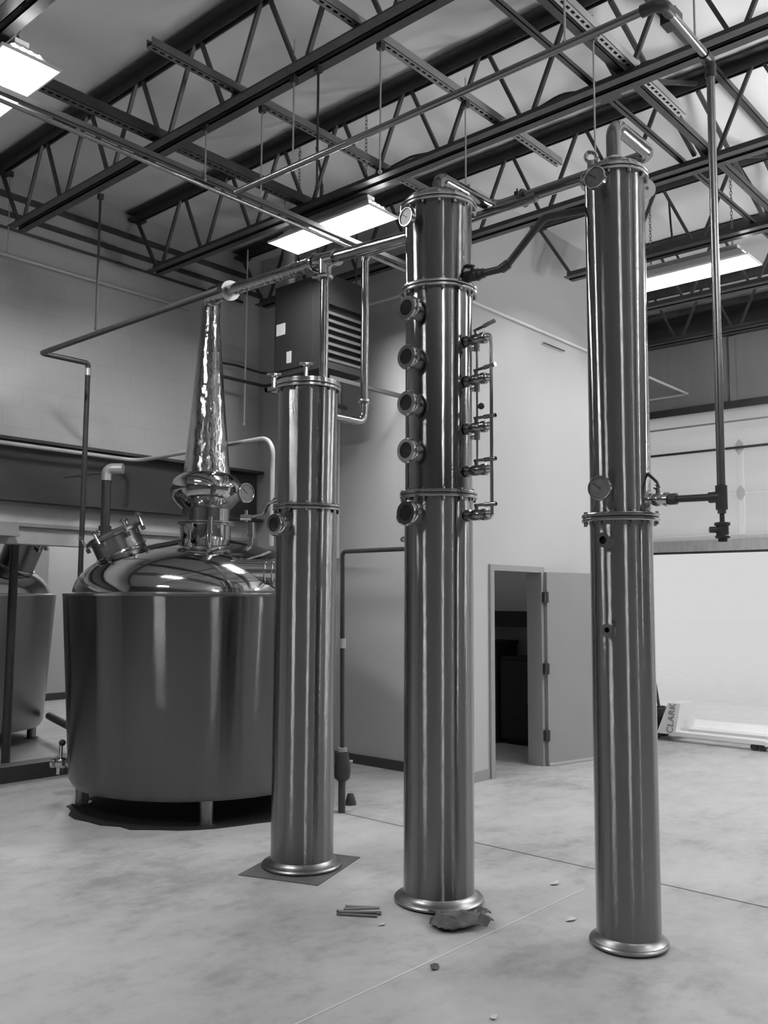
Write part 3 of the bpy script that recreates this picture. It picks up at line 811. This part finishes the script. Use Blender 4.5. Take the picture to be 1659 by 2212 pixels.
# product pipe with hanging drop to the tallest column
x = thing('product_pipe', 'long pale pipe under the joists, turning down into a tall vertical drop', 'pipe', (3.85, 4.82, 4.56))
obj('pipe', MB().pipe([(3.85, 4.82, 4.565), (3.85, 1.70, 4.54), (4.45, 1.71, 4.54), (4.45, 1.72, 2.18)], .021, .05, 14), 'pipesteel', x)
obj('elbow', MB().pipe([(3.85, 1.80, 4.54), (3.85, 1.70, 4.54), (3.95, 1.70, 4.54)], .030, .05, 12), 'blackiron', x)
obj('elbow', MB().pipe([(4.37, 1.71, 4.54), (4.45, 1.71, 4.54), (4.45, 1.71, 4.45)], .028, .04, 12), 'blackiron', x)
obj('tee', MB().cyl((4.45, 1.72, 2.32), (4.45, 1.72, 2.20), .029, 12).cyl((4.45, 1.72, 2.265), (4.45, 1.78, 2.265), .029, 12), 'blackiron', x)
obj('branch', MB().cyl((4.45, 1.72, 2.265), (4.45, 1.98, 2.27), .019, 12).cyl((4.45, 1.95, 2.27), (4.45, 1.99, 2.27), .030, 10), 'blackiron', x)
v = obj('drain_valve', MB().cyl((4.45, 1.72, 2.20), (4.45, 1.72, 2.13), .012, 10).lathe([(0, 2.04), (.022, 2.04), (.022, 2.055), (.034, 2.058), (.036, 2.068), (.030, 2.075), (.030, 2.118), (.038, 2.122), (.038, 2.135), (.014, 2.14), (0, 2.14)], 14, Matrix.Translation((4.45, 1.72, 0))).cyl(Vector((4.45, 1.72, 2.10)), Vector((4.45, 1.72, 2.10)) - VR * .062, .016, 10), 'blackiron', x)
v = thing('hose_valve', 'ball valve with a bent black lever on the branch of the tallest column', 'valve', (4.45, 2.10, 2.275))
ballvalve(v, (4.45, 2.125, 2.275), (4.45, 1.975, 2.27), .030, (0, 0.9, .35), 'valve_body', .02, 'chrome')
obj('lever', MB().pipe([(4.45, 2.045, 2.335), (4.45, 2.055, 2.365), (4.45, 2.10, 2.41), (4.45, 2.20, 2.435)], .008, .03, 8), 'blackiron', v)
obj('clamp', MB().lathe([(.028, -.012), (.042, -.012), (.046, 0), (.042, .012), (.028, .012)], 18, frame((4.45, 2.105, 2.275), (0, 1, 0)), closed=True), 'chrome', v)

# paired pipe and channel rack over the pots
x = thing('pipe_rack', 'paired pipe and channel hung on rods, crossing in front of the glaring lamps', 'pipe', (2, 5.18, 4.75))
obj('channel', MB().box((-2.5, 5.20, 4.785), (7.1, 5.241, 4.788)).box((-2.5, 5.20, 4.785), (7.1, 5.203, 4.826)).box((-2.5, 5.238, 4.785), (7.1, 5.241, 4.826)), 'dullgalv', x)
obj('pipe', MB().cyl((-2.5, 5.18, 4.722), (7.1, 5.18, 4.722), .016, 12), 'pipesteel', x)
def rod(xy, z0, z1, lab, m='zinc', r=.006, zc=ZB):
    t = thing('hanger_rod', lab, 'rod', (xy[0], xy[1], z0), 'hanger rods')
    obj('rod', MB().cyl((xy[0], xy[1], z0), (xy[0], xy[1], z1), r, 8), m, t)
    obj('beam_clamp', MB().box((xy[0] - .02, xy[1] - .02, zc - .045), (xy[0] + .02, xy[1] + .02, zc + .003)), 'blackiron', t)
    obj('nut', MB().cyl((xy[0], xy[1], z0 + .005), (xy[0], xy[1], z0 + .02), .014, 6), m, t)
rod((3.86, 5.19, 0), 4.76, ZB, 'short hanger rod above the swan neck, holding the pipe rack to the joist')
rod((4.05, 4.79, 0), 4.60, ZB + .07, 'hanger rod dropping from the dark slotted channel left of the product pipe', zc=ZB + .075)
rod((3.86, 4.25, 0), 4.58, 5.45, 'hanger rod carrying the far end of the pale product pipe')
rod((3.88, 4.04, 0), 4.36, ZB, 'dark hanger rod hanging straight down beside the product pipe', 'blackiron', .008)
rod((4.05, 3.65, 0), 4.40, 5.42, 'thin hanger rod in front of the lamp behind the middle column', zc=ZB + .075)
rod((3.86, 2.22, 0), 4.56, ZB + .20, 'hanger rod holding the product pipe near the top of the picture')
rod((4.26, 1.71, 0), 4.55, ZB + .3, 'hanger rod holding the short elbow run near the top right')
rod((4.85, 2.59, 0), 4.18, ZB + .2, 'long thin rod hanging behind the head of the tallest column', zc=ZB + .075)
rod((4.95, 3.65, 0), 4.45, ZB + .25, 'thin rod hanging behind the elbow on the middle column head', zc=ZB + .075)
rod((3.95, 8.44, 0), 5.085, ZT + .05, 'short rod holding the bright conduit along the block wall at the left', zc=ZT + .02)

# dark pipe that zigzags down to the pots
x = thing('water_pipe', 'dark pipe zigzagging along the block wall side and dropping behind the big pot', 'pipe', (4.0, 7.77, 3.98))
obj('pipe', MB().pipe([(4.0, 5.17, 3.985), (4.0, 7.77, 3.98), (4.47, 7.77, 3.98), (4.47, 7.77, 1.2)], .025, .03, 12), 'blackiron', x)
obj('coupling', MB().cyl((4.47, 7.77, 3.86), (4.47, 7.77, 3.93), .031, 12), 'zinc', x)
rod((3.97, 6.80, 0), 4.0, ZB, 'dark rod hanging from the joist to the zigzag pipe by the block wall', 'blackiron', .011)
# light conduit under the deck along the block wall
pipe_thing('wall_conduit', 'bright conduit running high along the block wall at the left', 'conduit', [(X0 + .1, 8.45, 5.07), (6.1, 8.45, 5.07)], .020, 0, 'conduit')
pipe_thing('wall_conduit', 'dark conduit close under the roof edge of the block wall', 'conduit', [(X0 + .1, 8.46, 5.345), (6.9, 8.46, 5.345)], .014, 0, 'blackiron')
# steam pipe on the dark beam that comes forward over the pot
pipe_thing('steam_pipe', 'pale pipe along the dark wall beam, bending forward behind the swan neck and down', 'pipe', [(X0 + .1, 8.31, 3.21), (5.4, 8.31, 3.20), (5.4, 6.15, 3.21), (5.4, 6.15, 2.22)], .021, .16, 'conduit')
# conduit on the office walls
x = thing('office_conduit', 'slim pale conduit running along both white office walls to the overhead door wall', 'conduit', (X1, Y2, 4.73))
obj('conduit', MB().pipe([(X1 - .02, 7.085, 2.2), (X1 - .02, 7.085, 5.0), (X1 - .02, Y2 - .03, 5.0), (X1 - .02, Y2 - .03, 4.73), (XG - .04, Y2 - .03, 4.70), (XG - .04, 7.9, 4.70)], .016, .05, 10), 'whitepipe', x)
obj('riser', MB().cyl((X1 - .02, 6.855, 5.0), (X1 - .02, 6.855, 5.85), .013, 10), 'whitepipe', x)
obj('bracket', MB().bar((8.55, Y2 - .03, 4.60), (9.0, Y2 - .03, 4.60), .015, .01), 'darksteel', x)
# white pull cord
x = thing('pull_cord', 'thin white cord hanging beside the swan neck in front of the dark wall corner', 'cord', (6.75, 8.2, 3.78))
obj('cord', MB().cyl((6.75, 8.2, 3.80), (6.75, 8.2, 5.9), .009, 8), 'reflector', x)
obj('pull_end', MB().cyl((6.75, 8.2, 3.77), (6.75, 8.2, 3.80), .016, 8), 'reflector', x)

# ================================================================ UNIT HEATER
x = thing('unit_heater', 'big dark unit heater with pale louvers hung high behind the shortest column', 'heater', (6.38, 6.55, 4.0))
hx0, hx1, hy0, hy1, hz0, hz1 = 6.08, 6.68, 6.20, 6.93, 4.0, 4.95
obj('casing', MB().box((hx0, hy0 + .06, hz0), (hx1, hy1, hz1)).box((hx0, hy0, hz1 - .30), (hx1, hy0 + .06, hz1)).box((hx0, hy0, hz0), (hx1, hy0 + .06, hz0 + .07)).box((hx0, hy0, hz0), (hx0 + .03, hy0 + .06, hz1)).box((hx1 - .03, hy0, hz0), (hx1, hy0 + .06, hz1)), 'heater', x)
for k in range(7):
    z = hz0 + .10 + .078 * k
    obj('louver', MB().box((0, -.004, -.03), (hx1 - hx0 - .07, .004, .03), Matrix.Translation((hx0 + .035, hy0 + .02, z)) @ Matrix.Rotation(-.75, 4, 'X')), 'louver', x)
obj('sticker', MB().box((hx0 - .012, 6.76, 4.43), (hx0, 6.89, 4.55)), 'sticker', x)
obj('sticker', MB().box((hx0 - .012, 6.66, 4.12), (hx0, 6.73, 4.24)), 'sticker', x)
obj('access_door', MB().box((hx0 - .008, 6.36, hz0 + .06), (hx0, 6.9, hz1 - .06)), 'heater', x)
fp = obj('flue_pipe', MB().cyl((6.22, 6.86, hz1), (6.22, 6.86, 5.9), .075, 20).cyl((6.22, 6.86, 5.28), (6.22, 6.86, 5.31), .079, 20), 'galv', x)
fr = MB()
fr.box((6.02, 6.10, 3.86), (6.06, 7.0, 3.90)).box((6.02, 6.10, 3.86), (7.2, 6.14, 3.90)).box((6.02, 6.96, 3.86), (7.2, 7.0, 3.90))
obj('support_frame', fr, 'louver', x)
for (a, b) in ((hx0 + .05, hy0 + .1), (hx1 - .05, hy0 + .1), (hx1 - .05, hy1 - .05)): obj('hanger', MB().cyl((a, b, hz1), (a, b, 5.9), .008, 8), 'blackiron', x)
pipe_thing('gas_line', 'thin dark gas pipe running from the block wall to the heater', 'pipe', [(6.35, 8.2, 4.29), (7.05, 8.2, 4.29), (7.05, 6.8, 4.27), (6.66, 6.8, 4.27)], .02, .03, 'blackiron')
pipe_thing('flexible_line', 'sagging dark flexible line in the wall corner beside the swan neck', 'cable', [(6.30, 8.42, 4.50), (6.75, 8.38, 4.52), (7.05, 8.2, 4.44), (7.15, 7.3, 4.40), (6.66, 6.85, 4.30)], .014, .2, 'rubber')

# ================================================================ POT STILLS
def revolve(prof, c, seg=64): return MB().lathe(prof, seg, Matrix.Translation((c.x, c.y, 0)))
DOME = [(1.125, 1.795), (1.120, 1.83), (1.10, 1.89), (1.05, 1.96), (.96, 2.04), (.84, 2.11), (.66, 2.172), (.46, 2.225), (.30, 2.258), (.245, 2.272)]
def dome_z(r):
    for (r1, z1), (r2, z2) in zip(DOME[:-1], DOME[1:]):
        if r2 <= r <= r1: return z1 + (z2 - z1) * (r1 - r) / (r1 - r2)
    return 2.28
def pot(c, lab, group, manway_dir, full=True, m_shell='brushed', rr=.70, ml=.20, lean=.42):
    T = thing('pot_still', lab, 'still', (c.x, c.y, 0), group)
    R0, R1 = 1.10, 1.198
    sh = revolve([(R0 - .10, .185), (R0 - .03, .195), (R0, .25), (R1, 1.765), (R1, 1.775)], c, 96)
    obj('shell', sh, m_shell, T, at=(c.x, c.y, 1.0))
    obj('bottom', revolve([(0, .21), (R0 - .10, .185)], c, 48), 'rough', T)
    obj('rim', revolve([(R1 - .02, 1.765), (R1 + .004, 1.765), (R1 + .004, 1.783), (1.122, 1.797), (1.11, 1.79)], c, 96), 'flange', T, at=(c.x, c.y, 1.78))
    obj('dome', revolve(DOME, c, 96), 'dome', T, at=(c.x, c.y, 2.0))
    for k in range(4):
        a = math.atan2(-c.y, -c.x) + .06 + pi / 2 * k
        p = c + Vector((cos(a), sin(a), 0)) * .98
        obj('leg', MB().cyl((p.x, p.y, .012), (p.x, p.y, .22), .055, 16).cyl((p.x, p.y, 0), (p.x, p.y, .014), .085, 16), 'rough', T)
    # neck collar, bulb, swan neck
    if full:
        obj('neck_collar', revolve([(.235, 2.262), (.228, 2.30), (.228, 2.40)], c, 40), 'dome', T, at=(c.x, c.y, 2.33))
        for z in (2.400, 2.420):
            obj('flange', revolve([(.20, z), (.252, z), (.256, z + .004), (.256, z + .013), (.252, z + .016), (.20, z + .016)], c, 40), 'flange', T, at=(c.x, c.y, z))
        obj('bulb', revolve([(.212, 2.436), (.212, 2.50), (.214, 2.55), (.25, 2.585), (.295, 2.635), (.322, 2.70), (.322, 2.755), (.295, 2.815), (.255, 2.850), (.215, 2.872)], c, 48), 'dome', T, at=(c.x, c.y, 2.65))
        top = 4.28
        cone = []
        n = 14
        for k in range(n + 1):
            u = k / n; z = 2.868 + (top - 2.868) * u
            r = .212 + (.087 - .212) * (u ** .92)
            off = Vector((0, 0, 0))
            cone.append((r, z, off))
        mb = MB(); vv = []; ff = []; S = 40
        for r, z, off in cone:
            vv += [(c.x + off.x + r * cos(2 * pi * q / S), c.y + off.y + r * sin(2 * pi * q / S), z) for q in range(S)]
        for a in range(n):
            for q in range(S):
                w = (q + 1) % S; ff.append((a * S + q, a * S + w, (a + 1) * S + w, (a + 1) * S + q))
        mb.add(vv, ff)
        obj('swan_neck', mb, 'hammered', T, at=(c.x, c.y, 3.6))
        e0 = c + Vector((0, 0, top))
        obj('swan_elbow', MB().pipe([e0, APEX, ARM0 + (TEE - ARM0).normalized() * .01], .086, .24, 24), 'hammered', T)
        dial(T, c + Vector((0, 0, 2.36)) + (-VF * .93 - VR * .35) * .22, -VF * .9 - VR * .3, .052, .03)
        dial(T, c + Vector((0, 0, 2.69)) + (VR * .9 - VF * .1) * .30, (VR * .75 - VF * .65), .088, .12)
    # manway
    d = Vector(manway_dir)
    b = c + d * rr; b.z = dome_z(rr) - .05
    ax = (ZUP * .90 + d * lean - VF * .06).normalized(); mx = frame(b, ax)
    mw = obj('manway', MB().lathe([(.215, -.12), (.215, ml), (.205, ml + .005), (.205, -.12)], 40, mx, closed=True), 'rough', T)
    obj('weld_ring', MB().torus(b + ax * .055, ax, .222, .012, 36, 6), 'chrome', mw)
    obj('manway_lid', MB().lathe([(.235, ml), (.245, ml + .005), (.245, ml + .028), (.22, ml + .045), (.12, ml + .058), (0, ml + .062)], 40, mx), 'rough', mw)
    for k in range(6):
        a = 2 * pi * (k + .3) / 6
        e = mx @ Vector((.252 * cos(a), .252 * sin(a), ml - .03)); e2 = mx @ Vector((.262 * cos(a), .262 * sin(a), ml + .10))
        obj('swing_bolt', MB().cyl(e, e2, .011, 8).sphere(e2, .026, 10, .6).box((-.02, -.016, -.02), (.02, .016, .02), frame(e, ax)), 'chrome', mw)
    # dome fittings
    def fit(dr, rr, h, r):
        p = c + Vector(dr).normalized() * rr; p.z = dome_z(rr) - .02
        obj('dome_fitting', MB().cyl(p, p + ZUP * h * .45, r * .7, 12).cyl(p + ZUP * h * .4, p + ZUP * h * .5, r * 1.25, 12).cyl(p + ZUP * h * .5, p + ZUP * h, r, 12), 'chrome', T)
    if full:
        fit(VR * .55 - VF * .05, .42, .22, .028)
        fit(VR * .14 - VF * .5, .45, .24, .022)
        fit(-VR * .1 - VF * .5, .36, .11, .018)
        fit(VR * .8 - VF * .45, .86, .12, .030)
        q = c + VR * .30 - VF * .80 + ZUP * 1.965
        nz = obj('side_manway', MB().cyl(q, q + VR * .62, .105, 24).torus(q + VR * .36, VR, .106, .010, 24, 6).torus(q + VR * .42, VR, .106, .010, 24, 6), 'chrome', T)
    else:
        fit(-VR * .2 - VF * .5, .5, .2, .05)
    # bottom outlet valve
    q = c - VR * (R0 - .03) + ZUP * .30
    v = obj('outlet_valve', MB().cyl(q, q - VR * .09, .034, 14).lathe([(0, 0), (.045, 0), (.052, .02), (.045, .04), (.034, .05), (.050, .07), (.055, .10), (.050, .13), (.034, .145), (.046, .155), (.046, .18), (0, .18)], 18, frame(q - VR * .06, -VR)).cyl(q - VR * .17, q - VR * .17 - ZUP * .10, .030, 12), 'chrome', T)
    obj('valve_stem', MB().cyl(q - VR * .16, q - VR * .16 + ZUP * .15, .016, 10), 'chrome', v)
    obj('valve_ball', MB().sphere(q - VR * .15 + ZUP * .17, .030, 14), 'rubber', v)
    return T
pot(PC, 'large steel pot still with a tapering swan neck and a tilted manway', 'pot stills', (-VR * .96 - VF * .28).normalized())
P2 = Vector((4.80, 11.3, 0))
pot(P2, 'pot still in the next room, half cut by the left picture edge behind the opening', 'pot stills', (VR * .98 - VF * .15).normalized(), full=False, m_shell='rough', rr=.80, ml=.40, lean=.40)
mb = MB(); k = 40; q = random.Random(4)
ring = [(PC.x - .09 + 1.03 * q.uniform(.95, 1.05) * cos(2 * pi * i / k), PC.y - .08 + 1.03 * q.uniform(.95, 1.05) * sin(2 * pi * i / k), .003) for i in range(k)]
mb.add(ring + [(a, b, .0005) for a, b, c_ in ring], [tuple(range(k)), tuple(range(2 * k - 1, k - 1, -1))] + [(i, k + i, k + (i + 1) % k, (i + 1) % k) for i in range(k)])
tag(obj('black_patch', mb, 'blackpatch', at=(PC.x, PC.y, 0)), 'ragged black patch on the floor underneath the swan neck pot', 'sheet')  # flat black patch with a ragged edge, lying on the floor
# standing vent pipe with a pale elbow in front of the beam
x = thing('vent_pipe', 'black standing vent pipe with a pale elbow on top, just behind the pot manway', 'pipe', (4.72, 7.86, 2.0))
obj('pipe', MB().cyl((4.82, 7.95, 1.2), (4.82, 7.95, 2.92), .045, 16).cyl((4.82, 7.95, 2.33), (4.82, 7.95, 2.45), .062, 16), 'blackiron', x)
obj('elbow', MB().pipe([(4.82, 7.95, 2.90), (4.82, 7.95, 3.02), Vector((4.82, 7.95, 3.02)) + VR * .16], .052, .06, 14), 'zinc', x)
obj('branch', MB().cyl(Vector((4.82, 7.95, 2.98)), Vector((4.82, 7.95, 2.93)) - VR * .42 , .010, 8), 'blackiron', x)
# dark drop pipe and transfer pipe near far pot
pipe_thing('drain_pipe', 'black drain pipe low on the floor between the two pots', 'pipe', [(5.75, 10.6, .30), (5.25, 8.9, .30), (5.25, 7.6, .30)], .045, .06, 'blackiron')
pipe_thing('drop_pipe', 'dark vertical pipe in front of the far pot at the left picture edge', 'pipe', [(4.531, 9.2, 0.0), (4.531, 9.2, 2.6)], .045, 0, 'blackiron')
tag(obj('door_operator', MB().box((3.3, 8.30, 2.345), (4.12, 8.50, 2.43)).box((3.3, 8.28, 2.325), (4.13, 8.50, 2.345)), 'grey'), 'pale grey box on the lintel above the far pot', 'box')

# ================================================================ GAS DROP WITH REGULATOR
x = thing('gas_stand', 'black gas pipe with a fat regulator standing on the floor right of the shortest column', 'pipe', (5.515, 5.352, 0))
gx, gy = 5.515, 5.352
obj('post', MB().cyl((gx, gy, 0), (gx, gy, .27), .030, 14), 'blackiron', x)
obj('regulator', MB().lathe([(0, .245), (.03, .25), (.062, .275), (.072, .33), (.066, .40), (.055, .46), (.050, .485), (0, .49)], 20, Matrix.Translation((gx, gy, 0))), 'rubber', x)
obj('cap', MB().cyl((gx, gy, .49), (gx, gy, .525), .040, 16).cyl(Vector((gx, gy, .41)) + VR * .06, Vector((gx, gy, .41)) + VR * .088, .014, 10), 'grey', x)
obj('riser', MB().pipe([(gx, gy, .52), (gx, gy + .02, 2.15), (gx, gy - .9, 2.15)], .019, .04, 12), 'blackiron', x)
obj('union', MB().cyl((gx, gy + .012, 1.34), (gx, gy + .012, 1.42), .030, 8), 'zinc', x)
q = Vector((5.772, 5.498, 0))
tag(obj('rubber_stopper', MB().lathe([(0, 0), (.052, 0), (.048, .02), (.032, .075), (.024, .09), (0, .092)], 18, Matrix.Translation(q)), 'rubber'), 'small black cone shaped stopper on the floor by the gas stand', 'stopper')

# ================================================================ PALLET TRUCK
x = thing('pallet_truck', 'pale pallet truck with low forks parked in the bright overhead doorway', 'truck', (11.2, 5.1, 0))
hood = MB()
hy = 5.03
v = [(11.02, hy - .10, .09), (11.58, hy - .10, .09), (11.58, hy + .14, .09), (11.02, hy + .14, .09), (11.06, hy - .16, .47), (11.54, hy - .16, .47), (11.54, hy + .0, .47), (11.06, hy + .0, .47)]
hood.add(v, [(0, 3, 2, 1), (4, 5, 6, 7), (0, 1, 5, 4), (1, 2, 6, 5), (2, 3, 7, 6), (3, 0, 4, 7)])
obj('hood', hood, 'jack', x)
for k, xf in enumerate((11.02, 11.42)):
    fk = MB().box((xf, 3.85, .075), (xf + .16, hy - .02, .125)).box((xf + .02, 3.72, .06), (xf + .14, 3.85, .11))
    o = obj('fork', fk, 'jack', x)
    obj('load_roller', MB().cyl((xf + .03, 3.98, .04), (xf + .13, 3.98, .04), .04, 12).cyl((xf + .03, 3.89, .04), (xf + .13, 3.89, .04), .04, 12), 'rubber', o)
for xx in (11.12, 11.40):
    obj('steer_wheel', MB().cyl((xx, hy + .22, .09), (xx + .07, hy + .22, .09), .09, 18), 'rubber', x)
obj('pump', MB().cyl((11.28, hy + .2, .17), (11.28, hy + .2, .40), .055, 14).box((11.12, hy + .12, .28), (11.46, hy + .25, .38)), 'rubber', x)
obj('handle', MB().pipe([(11.28, hy + .22, .36), (11.28, hy + .34, 1.15)], .018, 0, 10).pipe([(11.16, hy + .345, 1.17), (11.40, hy + .345, 1.17)], .016, 0, 8), 'rubber', x)
fc = bpy.data.curves.new('lettering', 'FONT'); fc.body = 'CLARK'; fc.size = .115; fc.extrude = .002; fc.space_character = 1.05
fc.align_x = 'CENTER'; fc.align_y = 'CENTER'; fc.materials.append(M['letter'])
tmp = bpy.data.objects.new('tmp', fc); COL.objects.link(tmp)
lm = bpy.data.meshes.new_from_object(tmp.evaluated_get(bpy.context.evaluated_depsgraph_get()))
bpy.data.objects.remove(tmp); bpy.data.curves.remove(fc)
fo = bpy.data.objects.new('lettering', lm); COL.objects.link(fo)
# lies on the sloping side of the hood that faces the room, reading upwards
fo.parent = x
n_ = Vector((-1, 0, .1)).normalized(); tdir = Vector((.1, -.10, 1)); tdir = (tdir - n_ * tdir.dot(n_)).normalized(); ydir = n_.cross(tdir)
pc = Vector((11.035, hy - .05, .285)) - wloc(x)
fo.matrix_local = Matrix(((tdir.x, ydir.x, n_.x, pc.x), (tdir.y, ydir.y, n_.y, pc.y), (tdir.z, ydir.z, n_.z, pc.z), (0, 0, 0, 1)))

# ================================================================ FLOOR CLUTTER
# loose steel rods in front of the middle column
rods = [((3.78, 3.70), (3.93, 3.50)), ((3.80, 3.665), (3.95, 3.53)), ((3.775, 3.68), (3.915, 3.485)), ((3.755, 3.66), (3.89, 3.50)), ((3.745, 3.665), (3.87, 3.475)), ((3.87, 3.72), (3.98, 3.56))]
for i, (a, b) in enumerate(rods):
    z = .008 + (.012 if i in (1, 3) else 0)
    tag(obj('steel_rod', MB().cyl((a[0], a[1], z), (b[0], b[1], z), .0075, 8), 'dullgalv2' if i % 2 else 'dullgalv', at=(a[0], a[1], 0)), 'short steel rod in the little heap on the floor left of the middle column base', 'rod', 'loose steel rods')
# oily rag against the base of the middle column
mb = MB(); n = 16; vs = []; fs = []
rnd = random.Random(3)
for i in range(n + 1):
    for j in range(n + 1):
        u = i / n - .5; w = j / n - .5
        z = .012 + .030 * abs(sin(5 * u + 3 * w)) * (1 - 1.3 * abs(w)) + rnd.uniform(0, .012) + (.03 if (u > .38) else 0)
        p = Vector((4.10, 3.075, 0)) + VR * (u * .30 + .02 * sin(9 * w)) + VF * (w * .24 * (1 - .25 * u) + .018 * sin(7 * u)); vs.append((p.x, p.y, max(z, .004)))
for i in range(n):
    for j in range(n):
        a = i * (n + 1) + j; fs.append((a, a + 1, a + n + 2, a + n + 1))
mb.add(vs, fs)
o = tag(obj('oily_rag', mb, 'rag', at=(4.10, 3.075, 0)), 'crumpled dark oily rag lying against the base of the middle column', 'rag')
sm = o.modifiers.new('thick', 'SOLIDIFY'); sm.thickness = .003; sm.offset = 1
# small scraps and a leaf
def scrap(x, y, s, lab, cat, m, seed, name):
    q = random.Random(seed); k = 7
    top = []
    for i in range(k):
        a = 2 * pi * i / k; r = s * q.uniform(.55, 1.1)
        top.append((x + r * cos(a), y + r * .7 * sin(a), .003 + q.uniform(0, s * .35)))
    v = top + [(a, b, c - .002) for a, b, c in top] + [(x, y, s * .3), (x, y, s * .3 - .002)]
    f = [(i, (i + 1) % k, 2 * k) for i in range(k)] + [(k + (i + 1) % k, k + i, 2 * k + 1) for i in range(k)] + [(i, k + i, k + (i + 1) % k, (i + 1) % k) for i in range(k)]
    tag(obj(name, MB().add(v, f), m, at=(x, y, 0)), lab, cat)
scrap(3.54, 2.81, .035, 'dark curled dead leaf on the floor well in front of the middle column', 'leaf', 'leaf', 5, 'dead_leaf')
scrap(5.06, 3.06, .045, 'crumpled pale paper scrap between the middle and tallest column, the farther one', 'scrap', 'paper', 8, 'paper_scrap')
scrap(4.56, 2.66, .040, 'pale paper scrap between the middle and tallest column, the nearer one', 'scrap', 'paper', 9, 'paper_scrap')
scrap(3.30, 2.30, .030, 'pale paper scrap at the bottom edge of the picture', 'scrap', 'paper', 11, 'paper_scrap')
scrap(3.80, 3.38, .030, 'tiny pale scrap on the floor between the rod heap and the rag', 'scrap', 'paper', 12, 'paper_scrap')
# junction boxes and cables on the joists
x = thing('junction_box', 'dark junction box with a looping cable on the joist above the tallest column', 'box', (5.37, 2.80, 5.3))
obj('box', MB().box((5.42, 2.76, 5.22), (5.56, 2.90, 5.32)), 'blackiron', x)
obj('cable', MB().pipe([(5.46, 2.90, 5.28), (5.43, 3.15, 5.34), (5.42, 3.5, 5.27), (5.42, 4.1, 5.262)], .012, .3, 8), 'rubber', x)
obj('cable', MB().pipe([(5.46, 2.76, 5.28), (5.43, 2.55, 5.32), (5.42, 2.2, 5.262)], .012, .2, 8), 'rubber', x)
x = thing('junction_box', 'dark junction box on a brace near the top right corner', 'box', (5.2, 2.25, 5.5))
obj('box', MB().box((5.70, 2.42, 5.72), (5.82, 2.53, 5.82)), 'blackiron', x)
obj('knockout', MB().cyl((5.70, 2.47, 5.77), (5.66, 2.47, 5.77), .02, 8), 'blackiron', x)
pipe_thing('loose_cable', 'loose black cable looping on the lower chord above the middle column', 'cable', [(5.42, 5.2, 5.262), (5.42, 4.9, 5.30), (5.43, 4.55, 5.34), (5.42, 4.15, 5.262)], .011, .3, 'rubber')
